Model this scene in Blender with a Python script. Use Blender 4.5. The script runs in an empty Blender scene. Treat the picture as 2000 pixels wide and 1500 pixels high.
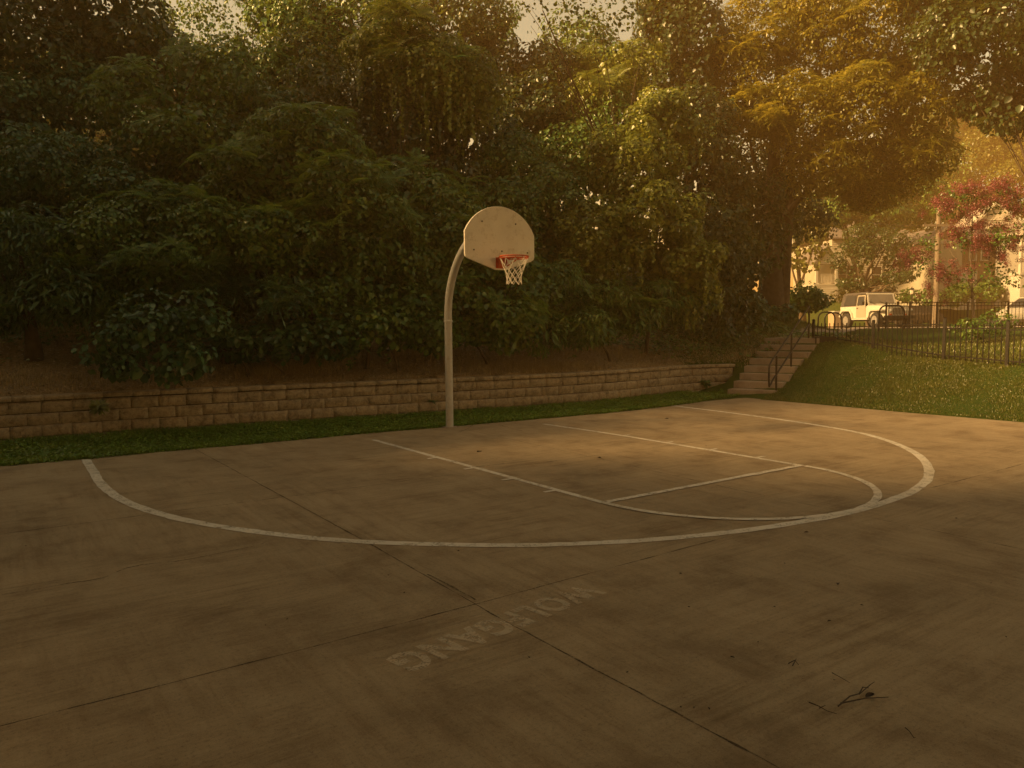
import bpy, bmesh, math, random
import numpy as np
from mathutils import Vector, Matrix
random.seed(7)
rng = np.random.default_rng(7)
SC = bpy.context.scene
COL = SC.collection
R = math.radians
A = np.array

# ------------------------------------------------------------------ camera
CAM = A([-7.0875, -11.7054, 1.8667])
YAW, PIT, ROLL, FPX = 0.606577, -0.074476, -0.0077890, 1482.515
FW = A([math.cos(PIT)*math.sin(YAW), math.cos(PIT)*math.cos(YAW), math.sin(PIT)])
_r = A([math.cos(YAW), -math.sin(YAW), 0.0]); _u = np.cross(_r, FW)
RT = math.cos(ROLL)*_r + math.sin(ROLL)*_u
UP = -math.sin(ROLL)*_r + math.cos(ROLL)*_u
cd = bpy.data.cameras.new("camera")
cam = bpy.data.objects.new("camera", cd); COL.objects.link(cam)
cam.matrix_world = Matrix(((RT[0], UP[0], -FW[0], CAM[0]), (RT[1], UP[1], -FW[1], CAM[1]), (RT[2], UP[2], -FW[2], CAM[2]), (0, 0, 0, 1)))
cd.sensor_width = 36; cd.lens = 36*FPX/2000; cd.clip_start = 0.05; cd.clip_end = 2000
SC.camera = cam
def at(u, v, d):                       # real place of something seen at pixel (u, v), d metres away
    return CAM + d*(FW + RT*((u-1000)/FPX) + UP*((750-v)/FPX))
def gp(u, v, z=0.0):
    k = FW + RT*((u-1000)/FPX) + UP*((750-v)/FPX)
    return CAM + k*((z-CAM[2])/k[2])

# ------------------------------------------------------------------ light
SUN_AZ = R(290)      # clockwise from +Y: from the left, behind the unseen trees added for shade
SUN_EL = R(31)
w = bpy.data.worlds.new("World"); SC.world = w; w.use_nodes = True
nt = w.node_tree; nt.nodes.clear()
sky = nt.nodes.new("ShaderNodeTexSky"); sky.sky_type = 'NISHITA'; sky.sun_disc = False
sky.sun_elevation = SUN_EL; sky.sun_rotation = SUN_AZ; sky.dust_density = 1.0; sky.air_density = 1.0; sky.ozone_density = 1.0
mul = nt.nodes.new("ShaderNodeMix"); mul.data_type = 'RGBA'; mul.blend_type = 'MULTIPLY'; mul.inputs[0].default_value = 1.0
mul.inputs[7].default_value = (1.0, 0.61, 0.24, 1)      # dusk air, strongly amber
bg = nt.nodes.new("ShaderNodeBackground"); bg.inputs[1].default_value = 0.12
wo = nt.nodes.new("ShaderNodeOutputWorld")
nt.links.new(sky.outputs[0], mul.inputs[6]); nt.links.new(mul.outputs[2], bg.inputs[0]); nt.links.new(bg.outputs[0], wo.inputs[0])
sl = bpy.data.lights.new("sun", 'SUN'); sl.energy = 4.6; sl.angle = R(8); sl.color = (1.0, 0.60, 0.22)
sun = bpy.data.objects.new("sun", sl); COL.objects.link(sun)
sd = Vector((math.sin(SUN_AZ)*math.cos(SUN_EL), math.cos(SUN_AZ)*math.cos(SUN_EL), math.sin(SUN_EL)))
sun.rotation_euler = sd.to_track_quat('Z', 'Y').to_euler()
SC.view_settings.view_transform = 'Standard'; SC.view_settings.look = 'None'
SC.view_settings.exposure = 1.66; SC.view_settings.gamma = 1.0; SC.view_settings.use_curve_mapping = False
SC.render.engine = 'CYCLES'
SC.cycles.max_bounces = 5; SC.cycles.diffuse_bounces = 3; SC.cycles.transmission_bounces = 3; SC.cycles.volume_bounces = 0
SC.cycles.use_adaptive_sampling = True; SC.cycles.use_denoising = True

# ------------------------------------------------------------------ tags and mesh helpers
def tag(o, label=None, cat=None, group=None, kind=None):
    if label: o['label'] = label
    if cat: o['category'] = cat
    if group: o['group'] = group
    if kind: o['kind'] = kind
    return o
def empty(name, loc=(0, 0, 0), rz=0.0, **k):
    o = bpy.data.objects.new(name, None); COL.objects.link(o)
    o.location = loc; o.rotation_euler = (0, 0, rz); o.empty_display_size = .1
    return tag(o, **k)
def mesh_np(name, V, loops, sizes, mat, parent=None, attrs=None, smooth=False):
    """V (n,3); loops flat vertex ids; sizes per face"""
    me = bpy.data.meshes.new(name)
    V = np.asarray(V, np.float32); loops = np.asarray(loops, np.int32); sizes = np.asarray(sizes, np.int32)
    me.vertices.add(len(V)); me.vertices.foreach_set('co', V.ravel())
    me.loops.add(len(loops)); me.loops.foreach_set('vertex_index', loops)
    me.polygons.add(len(sizes)); st = np.concatenate([[0], np.cumsum(sizes)[:-1]]).astype(np.int32)
    me.polygons.foreach_set('loop_start', st)
    me.update(calc_edges=True)
    if attrs:
        for k, a in attrs.items():
            at_ = me.attributes.new(k, 'FLOAT', 'POINT'); at_.data.foreach_set('value', np.asarray(a, np.float32))
    if smooth: me.polygons.foreach_set('use_smooth', np.ones(len(sizes), bool))
    me.materials.append(mat)
    o = bpy.data.objects.new(name, me); COL.objects.link(o)
    if parent: o.parent = parent
    return o
class MB:
    """collects shapes into one mesh"""
    def __init__(s): s.V = []; s.F = []
    def add(s, V, F):
        n = len(s.V); s.V += [tuple(v) for v in V]; s.F += [tuple(i+n for i in f) for f in F]; return s
    def box(s, a, b, M=None, taper=None):
        (x0, y0, z0), (x1, y1, z1) = a, b
        V = [Vector(p) for p in ((x0,y0,z0),(x1,y0,z0),(x1,y1,z0),(x0,y1,z0),(x0,y0,z1),(x1,y0,z1),(x1,y1,z1),(x0,y1,z1))]
        if taper:
            cx, cy = (x0+x1)/2, (y0+y1)/2
            for v in V[4:]: v.x = cx+(v.x-cx)*taper; v.y = cy+(v.y-cy)*taper
        if M: V = [M @ v for v in V]
        return s.add(V, [(0,3,2,1),(4,5,6,7),(0,1,5,4),(1,2,6,5),(2,3,7,6),(3,0,4,7)])
    def tube(s, P, r, n=8, cap=True):
        P = [Vector(p) for p in P]
        if not hasattr(r, '__len__'): r = [r]*len(P)
        V = []; T0 = None; N = None
        for i, p in enumerate(P):
            t = ((P[min(i+1, len(P)-1)]-P[max(i-1, 0)])).normalized()
            if N is None: N = t.orthogonal().normalized()
            else: N = (N-t*N.dot(t)); N = N.normalized() if N.length > 1e-5 else t.orthogonal().normalized()
            B = t.cross(N)
            for k in range(n):
                a = 2*math.pi*k/n; V.append(p+(N*math.cos(a)+B*math.sin(a))*r[i])
        F = [(i*n+k, i*n+(k+1)%n, (i+1)*n+(k+1)%n, (i+1)*n+k) for i in range(len(P)-1) for k in range(n)]
        if cap: F += [tuple(range(n))[::-1], tuple(range((len(P)-1)*n, len(P)*n))]
        return s.add(V, F)
    def lathe(s, prof, n=20, M=None):
        V = []
        for (r, z) in prof:
            for k in range(n):
                a = 2*math.pi*k/n; v = Vector((r*math.cos(a), r*math.sin(a), z)); V.append(M @ v if M else v)
        m = len(prof)
        F = [(i*n+k, i*n+(k+1)%n, (i+1)*n+(k+1)%n, (i+1)*n+k) for i in range(m-1) for k in range(n)]
        F += [tuple(range(n))[::-1], tuple(range((m-1)*n, m*n))]
        return s.add(V, F)
    def prism(s, P, d, M=None):
        """polygon P (list of 3-vectors) pushed along vector d"""
        n = len(P); d = Vector(d); V = [Vector(p) for p in P]; V = V+[v+d for v in V]
        if M: V = [M @ v for v in V]
        return s.add(V, [tuple(range(n))[::-1], tuple(range(n, 2*n))]+[(i, (i+1) % n, (i+1) % n+n, i+n) for i in range(n)])
    def build(s, name, mat, parent=None, bevel=0.0, smooth=False, seg=2):
        me = bpy.data.meshes.new(name); me.from_pydata([tuple(v) for v in s.V], [], s.F); me.update()
        if bevel:
            bm = bmesh.new(); bm.from_mesh(me)
            bmesh.ops.recalc_face_normals(bm, faces=bm.faces)
            ed = [e for e in bm.edges if len(e.link_faces) == 2 and e.calc_face_angle(0) > .5]
            bmesh.ops.bevel(bm, geom=ed, offset=bevel, segments=seg, affect='EDGES', profile=.6, clamp_overlap=True)
            bm.to_mesh(me); bm.free()
        else:
            bm = bmesh.new(); bm.from_mesh(me); bmesh.ops.recalc_face_normals(bm, faces=bm.faces); bm.to_mesh(me); bm.free()
        me.materials.append(mat)
        o = bpy.data.objects.new(name, me); COL.objects.link(o)
        if parent: o.parent = parent
        if smooth:
            for p in me.polygons: p.use_smooth = True
            if hasattr(me, 'set_sharp_from_angle'): me.set_sharp_from_angle(angle=R(40))
        return o

# ------------------------------------------------------------------ materials
def newmat(name):
    m = bpy.data.materials.new(name); m.use_nodes = True; n = m.node_tree; n.nodes.clear()
    out = n.nodes.new('ShaderNodeOutputMaterial'); b = n.nodes.new('ShaderNodeBsdfPrincipled')
    n.links.new(b.outputs[0], out.inputs[0]); return m, n, b, out
def ramp(n, fac, stops):
    r = n.nodes.new('ShaderNodeValToRGB'); e = r.color_ramp.elements
    while len(e) < len(stops): e.new(.5)
    for i, (p, c) in enumerate(stops): e[i].position = p; e[i].color = (*c, 1)
    n.links.new(fac, r.inputs[0]); return r.outputs[0]
def noise(n, vec, sc, det=5, rough=.55, dist=0):
    t = n.nodes.new('ShaderNodeTexNoise'); t.inputs['Scale'].default_value = sc; t.inputs['Detail'].default_value = det
    t.inputs['Roughness'].default_value = rough; t.inputs['Distortion'].default_value = dist
    if vec is not None: n.links.new(vec, t.inputs['Vector'])
    return t.outputs['Fac']
def mapping(n, scale=(1, 1, 1), rot=(0, 0, 0), geo=True):
    if geo: g = n.nodes.new('ShaderNodeNewGeometry').outputs['Position']
    else: g = n.nodes.new('ShaderNodeTexCoord').outputs['Object']
    m = n.nodes.new('ShaderNodeMapping'); m.inputs['Scale'].default_value = scale; m.inputs['Rotation'].default_value = rot
    n.links.new(g, m.inputs['Vector']); return m.outputs[0]
def mixc(n, fac, a, b, mode='MIX'):
    m = n.nodes.new('ShaderNodeMix'); m.data_type = 'RGBA'; m.blend_type = mode
    for i, x in ((0, fac), (6, a), (7, b)):
        if isinstance(x, (int, float)): m.inputs[i].default_value = x
        elif isinstance(x, tuple): m.inputs[i].default_value = (*x, 1)
        else: n.links.new(x, m.inputs[i])
    return m.outputs[2]
def math_(n, op, a, b=0.0, clamp=False):
    m = n.nodes.new('ShaderNodeMath'); m.operation = op; m.use_clamp = clamp
    for i, x in ((0, a), (1, b)):
        if isinstance(x, (int, float)): m.inputs[i].default_value = x
        else: n.links.new(x, m.inputs[i])
    return m.outputs[0]
def bump(n, b, h, s=.3, d=.02):
    t = n.nodes.new('ShaderNodeBump'); t.inputs['Strength'].default_value = s; t.inputs['Distance'].default_value = d
    n.links.new(h, t.inputs['Height']); n.links.new(t.outputs[0], b.inputs['Normal'])
def simple(name, c, rough=.6, metal=0.0, var=.18, sc=6.0, spec=.5, dirt=None):
    m, n, b, o = newmat(name)
    v = mapping(n, geo=False); f = noise(n, v, sc, 6)
    c2 = tuple(x*(1-var) for x in c); c3 = tuple(min(1, x*(1+var)) for x in c)
    col = ramp(n, f, [(.3, c2), (.7, c3)])
    if dirt:
        f2 = noise(n, v, sc*3.1, 5, .7); k = ramp(n, f2, [(.52, (0, 0, 0)), (.72, (1, 1, 1))]); col = mixc(n, k, col, dirt)
    n.links.new(col, b.inputs['Base Color']); b.inputs['Roughness'].default_value = rough; b.inputs['Metallic'].default_value = metal
    b.inputs['Specular IOR Level'].default_value = spec
    bump(n, b, noise(n, v, sc*8, 4), .15, .01)
    return m
def leafmat(name, dark, mid, light, yellow=None, trans=.22, clump=1.2, rough=.36, spec=.5, thru=(.30, .32, .03)):
    m, n, b, out = newmat(name)
    a = n.nodes.new('ShaderNodeAttribute'); a.attribute_name = 'rnd'
    v = mapping(n); f = noise(n, v, clump, 3)
    k = math_(n, 'ADD', math_(n, 'MULTIPLY', a.outputs['Fac'], .55), math_(n, 'MULTIPLY', math_(n, 'SUBTRACT', f, .28), 1.0))
    st = [(.08, dark), (.5, mid), (.85, light)]
    if yellow: st.append((.985, yellow))
    col = ramp(n, k, st)
    n.links.new(col, b.inputs['Base Color']); b.inputs['Roughness'].default_value = rough; b.inputs['Specular IOR Level'].default_value = spec
    t = n.nodes.new('ShaderNodeBsdfTranslucent'); n.links.new(mixc(n, .5, col, thru, 'MIX'), t.inputs[0])
    mx = n.nodes.new('ShaderNodeMixShader'); mx.inputs[0].default_value = trans
    n.links.new(b.outputs[0], mx.inputs[1]); n.links.new(t.outputs[0], mx.inputs[2]); n.links.new(mx.outputs[0], out.inputs[0])
    return m
M = {}
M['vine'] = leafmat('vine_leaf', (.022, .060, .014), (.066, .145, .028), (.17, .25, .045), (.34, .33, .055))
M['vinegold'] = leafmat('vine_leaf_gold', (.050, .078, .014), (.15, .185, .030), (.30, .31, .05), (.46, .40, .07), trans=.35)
M['cool'] = leafmat('shrub_leaf', (.015, .048, .022), (.046, .115, .045), (.115, .195, .07), trans=.25)
M['frond'] = leafmat('frond_leaf', (.042, .11, .022), (.085, .185, .034), (.16, .26, .05), trans=.4)
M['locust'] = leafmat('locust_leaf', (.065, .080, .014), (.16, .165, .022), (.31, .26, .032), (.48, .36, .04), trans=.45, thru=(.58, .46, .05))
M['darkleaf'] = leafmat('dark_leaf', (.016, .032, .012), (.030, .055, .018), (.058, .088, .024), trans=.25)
M['farleaf'] = leafmat('far_leaf', (0.046, 0.062, 0.012), (0.109, 0.124, 0.025), (0.232, 0.217, 0.046), (0.434, 0.372, 0.078), trans=.4, clump=.5)
M['grass'] = leafmat('grass_blade', (.070, .085, .016), (.110, .122, .022), (.155, .160, .032), (.20, .19, .05), trans=.2, clump=1.6)
M['drygrass'] = leafmat('dry_grass', (.16, .11, .05), (.36, .26, .13), (.56, .43, .23), trans=.2, clump=2)
M['litter'] = leafmat('leaf_litter', (.12, .08, .045), (.29, .21, .12), (.50, .38, .23), trans=.05, clump=3)
M['flower'] = leafmat('red_blossom', (.10, .026, .036), (.21, .048, .066), (.32, .10, .12), trans=.25, clump=2)
M['turf'] = leafmat('turf_blade', (.055, .13, .014), (.11, .22, .022), (.20, .32, .040), (.34, .34, .08), trans=.3, clump=1.6)
M['orangeflower'] = leafmat('orange_blossom', (.4, .1, .03), (.55, .18, .06), (.6, .3, .1), trans=.3, clump=2)
M['bark'] = simple('bark', (.085, .058, .036), .95, var=.45, sc=7)
M['bark_pale'] = simple('bark_pale', (.16, .12, .085), .9, var=.3, sc=9)
M['steel'] = simple('painted_steel', (.43, .44, .45), .45, .1, .07, 4, dirt=(.33, .32, .31))
M['board'] = simple('board_paint', (.82, .78, .70), .5, 0, .07, 3, dirt=(.60, .54, .45))
M['bolt'] = simple('bolt', (.10, .08, .06), .5, .7)
M['rim'] = simple('rim_orange', (.52, .085, .02), .5, .1, .2, 20, dirt=(.33, .07, .03))
M['net'] = simple('net_cord', (.78, .74, .66), .9, 0, .1, 30)
M['blackiron'] = simple('black_iron', (.018, .015, .013), .45, .3, .3, 20)
M['white'] = simple('white_paint', (.46, .43, .37), .6, 0, .06, 1.5)
M['cream'] = simple('cream_siding', (.38, .34, .26), .7, 0, .08, 1.5)
M['brownwall'] = simple('brown_boards', (.20, .13, .085), .8, 0, .25, 3)
M['roof'] = simple('roof_shingle', (.13, .11, .10), .9, 0, .3, 5)
M['glass'] = simple('dark_glass', (.03, .03, .03), .35, 0, .2, 2, spec=.4)
M['carwhite'] = simple('car_paint_cream', (.50, .47, .40), .3, 0, .03, 2)
M['doortan'] = simple('door_primer_tan', (.32, .28, .22), .5, 0, .06, 2)
M['hardtop'] = simple('hardtop_grey', (.065, .055, .047), .75, 0, .12, 4)
M['tyre'] = simple('tyre_rubber', (.022, .020, .019), .85, 0, .2, 12)
M['wheel'] = simple('wheel_alloy', (.40, .38, .36), .35, .6, .1, 9)
M['lampglass'] = simple('lamp_glass', (.6, .55, .45), .2, 0, .05)
M['headlamp'] = simple('head_lamp', (.55, .55, .52), .12, .2, .05)
M['wood'] = simple('weathered_wood', (.17, .135, .10), .9, 0, .2, 6)
M['tan'] = simple('tan_plastic', (.36, .26, .17), .7, 0, .1, 4)
M['deadleaf'] = simple('dead_leaf', (.035, .022, .014), .8, 0, .4, 60)
M['wire'] = simple('wire_sheath', (.05, .045, .04), .7)

def concrete(name, base, steps=False):
    m, n, b, o = newmat(name)
    v = mapping(n); big = noise(n, v, .35, 6, .6); mid = noise(n, v, 1.7, 8, .65, .1); fine = noise(n, v, 42, 5, .8); grit = noise(n, v, 150, 2, .8)
    c = ramp(n, big, [(.30, tuple(x*.84 for x in base)), (.52, base), (.72, tuple(x*1.12 for x in base))])
    c = mixc(n, .75, c, ramp(n, mid, [(.34, (.55, .50, .46)), (.5, (.88, .87, .86)), (.66, (1, 1, 1))]), 'MULTIPLY')
    if not steps:
        vs = mapping(n, (.55, 9, 1), (0, 0, R(-28))); st = noise(n, vs, 1.6, 8, .75, .15)      # streaks left by brooms and rain
        vs2 = mapping(n, (6, .5, 1), (0, 0, R(8))); st2 = noise(n, vs2, 1.6, 8, .75, .15)
        blot = noise(n, v, .6, 4, .6, .3)
        streak = mixc(n, ramp(n, blot, [(.42, (0, 0, 0)), (.58, (1, 1, 1))]), ramp(n, st, [(.34, (.62, .58, .52)), (.55, (1, 1, 1))]), ramp(n, st2, [(.34, (.68, .63, .57)), (.55, (1, 1, 1))]))
        c = mixc(n, .75, c, streak, 'MULTIPLY')
        # dirt gathered in the low near corner of the court (soil washed over it)
        wv = noise(n, v, .9, 9, .8, .3)
        c = mixc(n, ramp(n, wv, [(.50, (0, 0, 0)), (.70, (.45, .45, .45))]), c, tuple(x*.42 for x in (base[0]*1.05, base[1]*.95, base[2]*.85)))
    c = mixc(n, .8, c, ramp(n, fine, [(.28, (.42, .40, .38)), (.46, (.93, .93, .93)), (.75, (1.12, 1.1, 1.08))]), 'MULTIPLY')
    c = mixc(n, .5, c, ramp(n, grit, [(.3, (.6, .6, .6)), (.5, (1, 1, 1)), (.78, (1.35, 1.3, 1.25))]), 'MULTIPLY')
    n.links.new(c, b.inputs['Base Color']); b.inputs['Roughness'].default_value = .85; b.inputs['Specular IOR Level'].default_value = .25
    if not steps:
        for sc_, rt_ in (((3.0, 34, 1), R(-31)), ((36, 2.5, 1), R(12))):
            c = mixc(n, .7, c, ramp(n, noise(n, mapping(n, sc_, (0, 0, rt_)), 1.0, 4, .7), [(.33, (.68, .65, .60)), (.5, (1, 1, 1)), (.70, (1.12, 1.1, 1.08))]), 'MULTIPLY')
        pits = noise(n, v, 33, 2, .5); c = mixc(n, ramp(n, pits, [(.70, (0, 0, 0)), (.74, (.7, .7, .7))]), c, (.06, .045, .03))
        chips = noise(n, v, 21, 3, .6); c = mixc(n, ramp(n, chips, [(.735, (0, 0, 0)), (.76, (.55, .55, .55))]), c, (.62, .56, .46))
        stain = noise(n, v, 1.1, 9, .8); c = mixc(n, ramp(n, stain, [(.56, (0, 0, 0)), (.62, (.38, .38, .38))]), c, (.12, .095, .06))
    h = math_(n, 'ADD', math_(n, 'MULTIPLY', fine, .5), math_(n, 'MULTIPLY', mid, 1.0)); bump(n, b, h, .35, .01)
    return m
M['court'] = concrete('court_concrete', (.40, .325, .225))
M['step'] = concrete('step_concrete', (.36, .30, .25), True)
M['road'] = concrete('road_surface', (.42, .38, .34), True)

def ground_mat():
    m, n, b, o = newmat('soil_and_turf'); v = mapping(n)
    a = n.nodes.new('ShaderNodeAttribute'); a.attribute_name = 'dirt'
    f = noise(n, v, 1.3, 8, .65); g = noise(n, v, 25, 5, .8)
    soil = ramp(n, g, [(.3, (.13, .095, .055)), (.55, (.34, .255, .15)), (.75, (.52, .40, .25))])
    turf = ramp(n, g, [(.3, (.030, .055, .012)), (.6, (.055, .095, .018)), (.8, (.10, .12, .03))])
    k = ramp(n, math_(n, 'ADD', a.outputs['Fac'], math_(n, 'MULTIPLY', math_(n, 'SUBTRACT', f, .5), .9)), [(.42, (0, 0, 0)), (.58, (1, 1, 1))])
    n.links.new(mixc(n, k, turf, soil), b.inputs['Base Color']); b.inputs['Roughness'].default_value = 1; b.inputs['Specular IOR Level'].default_value = .1
    bump(n, b, g, .8, .05); return m
M['ground'] = ground_mat()

def block_mat():
    m, n, b, o = newmat('split_face_block'); v = mapping(n)
    f = noise(n, v, 1.1, 6, .6); g = noise(n, v, 16, 7, .75); s = noise(n, v, 5, 6, .7, .5)
    a = n.nodes.new('ShaderNodeAttribute'); a.attribute_name = 'rnd'
    c = ramp(n, math_(n, 'ADD', math_(n, 'MULTIPLY', a.outputs['Fac'], .14), math_(n, 'MULTIPLY', f, .86)), [(.2, (.30, .245, .175)), (.8, (.48, .395, .285))])
    c = mixc(n, .9, c, ramp(n, g, [(.3, (.45, .42, .40)), (.5, (.9, .9, .9)), (.7, (1.2, 1.2, 1.15))]), 'MULTIPLY')
    c = mixc(n, ramp(n, s, [(.50, (0, 0, 0)), (.66, (.7, .7, .7))]), c, (.12, .092, .062))
    n.links.new(c, b.inputs['Base Color']); b.inputs['Roughness'].default_value = .95; b.inputs['Specular IOR Level'].default_value = .15
    bump(n, b, math_(n, 'ADD', g, s), .9, .03); return m
M['block'] = block_mat()

def worn_mat(name, col, under, thr, soft, op=1.0):
    """paint that has worn through to the concrete below"""
    m, n, b, out = newmat(name); v = mapping(n)
    f = noise(n, v, 7, 8, .75); g = noise(n, v, 60, 4, .8)
    k = ramp(n, math_(n, 'ADD', math_(n, 'MULTIPLY', f, .55), math_(n, 'MULTIPLY', g, .45)), [(thr-soft, (0, 0, 0)), (thr+soft, (op, op, op))])
    c = mixc(n, .6, col, ramp(n, noise(n, v, 1.4, 6), [(.3, (.7, .66, .6)), (.6, (1, 1, 1))]), 'MULTIPLY')
    n.links.new(c, b.inputs['Base Color']); b.inputs['Roughness'].default_value = .8; b.inputs['Specular IOR Level'].default_value = .2
    t = n.nodes.new('ShaderNodeBsdfTransparent'); mx = n.nodes.new('ShaderNodeMixShader')
    n.links.new(k, mx.inputs[0]); n.links.new(t.outputs[0], mx.inputs[1]); n.links.new(b.outputs[0], mx.inputs[2]); n.links.new(mx.outputs[0], out.inputs[0])
    return m
M['paint'] = worn_mat('worn_white_paint', (.66, .63, .58), None, .435, .045)
M['ghost'] = worn_mat('faded_letters', (.60, .52, .41), None, .43, .08, .75)
M['joint'] = worn_mat('joint_dirt', (.075, .055, .038), None, .47, .07, .85)
M['crack'] = worn_mat('crack_dirt', (.09, .07, .045), None, .50, .05)

# ------------------------------------------------------------------ lie of the land
WALL = A([(-12.5, 3.3), (-9.5, 3.30), (-6.95, 3.23), (-5.27, 3.18), (-3.36, 3.0), (-.88, 2.72), (.81, 2.52), (1.9, 2.38), (3.24, 2.22), (4.73, 2.16), (6.2, 2.28), (7.6, 2.52), (8.8, 2.66), (9.75, 2.50), (10.35, 2.30)])
def catmull(P, m=8):
    P = A(P, float); Q = np.vstack([2*P[0]-P[1], P, 2*P[-1]-P[-2]]); out = []
    for i in range(1, len(Q)-2):
        for t in np.linspace(0, 1, m, endpoint=False):
            a, b, c, d = Q[i-1:i+3]; out.append(.5*((2*b)+(-a+c)*t+(2*a-5*b+4*c-d)*t*t+(-a+3*b-3*c+d)*t**3))
    out.append(Q[-2]); return A(out)
WP = catmull(WALL, 8)
def wall_dist(x, y):
    """signed distance behind the wall line (positive = uphill)"""
    x = np.atleast_1d(x).astype(float); y = np.atleast_1d(y).astype(float)
    best = np.full(x.shape, 1e9); sg = np.ones(x.shape)
    for i in range(len(WP)-1):
        a = WP[i]; d = WP[i+1]-a; L2 = d@d
        t = np.clip(((x-a[0])*d[0]+(y-a[1])*d[1])/L2, 0, 1)
        px, py = x-(a[0]+t*d[0]), y-(a[1]+t*d[1]); dd = np.hypot(px, py)
        k = dd < best; best = np.where(k, dd, best); sg = np.where(k, np.sign(d[0]*py-d[1]*px), sg)
    return best*sg
def ss(x, a, b):
    t = np.clip((x-a)/(b-a), 0, 1); return t*t*(3-2*t)
_nd = rng.normal(size=(14, 3)); _nd /= np.linalg.norm(_nd, axis=1)[:, None]; _np = rng.random(14)*6.28
def wob(x, y, z=0.0, f=1.0):
    s = 0
    for i in range(14):
        k = f*(1+.55*i); s = s+np.sin(k*(x*_nd[i, 0]+y*_nd[i, 1]+z*_nd[i, 2])+_np[i]*(i+1))/(1+.55*i)
    return s/3.2
def z_lawn(x, y):
    e = np.maximum(x-8.95, 0)
    z = .235*np.minimum(e, 4.4)+.062*np.clip(e-4.4, 0, 11)
    far = (x-CAM[0])*FW[0]+(y-CAM[1])*FW[1]
    z = np.minimum(z, 1.66)+ss(far, 52, 66)*2.6+ss(far, 66, 140)*3
    return z
SA, SW = A([.94, .341]), A([.341, -.94])       # up the flight of steps, and across it to the right
S0 = gp(1420, 760, .185)[:2]
def st_coord(x, y): return (x-S0[0])*SA[0]+(y-S0[1])*SA[1], (x-S0[0])*SW[0]+(y-S0[1])*SW[1]
def ground_z(x, y):
    x = np.atleast_1d(x).astype(float); y = np.atleast_1d(y).astype(float)
    l = z_lawn(x, y); s = wall_dist(x, y); al, q = st_coord(x, y)
    zst = 1.45*np.clip(al/3.5, 0, 1)+.15*np.clip((al-4.5)/6, 0, 1)
    right = np.maximum(l, zst-.16*np.maximum(q-1.15-.40*np.clip(al/3.6, 0, 1), 0)-3*(q < -.3)*(al < 1.5))
    b = .74+.24*np.minimum(np.maximum(s, 0), 7)+.42*np.clip(s-7, 0, 25)
    fade = 1-ss(al, 10, 15)
    b = np.maximum(l, np.where(al > 0, np.minimum(b, zst+.45*np.maximum(-q, 0)*fade), b))
    z = np.where((s > .30) & (q < .02), b, np.where(x > 8.9, right, l+.05*ss(s, -1.6, -.3)))
    inside = (x < 9.0) & (y < .9)
    return np.where(inside, -.03, z+.012*wob(x, y, 0, 3))
def gz(x, y): return float(ground_z(x, y)[0])
# one sheet, fine nearby, reaching the horizon
gx = np.concatenate([[-600, -300, -150, -80, -50, -35], np.arange(-26, 32, .2), np.arange(32, 60, 1.0), [65, 75, 90, 120, 170, 300, 600]])
gy = np.concatenate([[-600, -300, -150, -80, -50], np.arange(-40, -13, 2.0), np.arange(-13, 30, .2), np.arange(30, 60, 1.0), [65, 75, 90, 120, 170, 300, 600]])
X, Y = np.meshgrid(gx, gy, indexing='ij')
Z = ground_z(X.ravel(), Y.ravel())
sd_ = wall_dist(X.ravel(), Y.ravel())
xx, yy = X.ravel(), Y.ravel()
fence_l = (xx-12.6)*.8-(yy+3.8)*.45
dirt = np.where((sd_ > 0) & (xx < 13.5), .95-.0*xx, 0.12)
dirt = np.where((sd_ > 0), .92-.80*ss(xx*RT[0]+yy*RT[1], 3.0, 8.0), dirt)
dirt = np.where(sd_ > 5, .05, dirt)
dirt = np.where((sd_ <= 0) & (xx > 9), .18, dirt)
nx_, ny_ = len(gx), len(gy)
idx = np.arange(nx_*ny_).reshape(nx_, ny_)
F = np.stack([idx[:-1, :-1], idx[1:, :-1], idx[1:, 1:], idx[:-1, 1:]], -1).reshape(-1, 4)
g = mesh_np('ground', np.stack([xx, yy, Z], 1), F.ravel(), np.full(len(F), 4), M['ground'], attrs={'dirt': dirt}, smooth=True)
tag(g, kind='structure')

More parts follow.
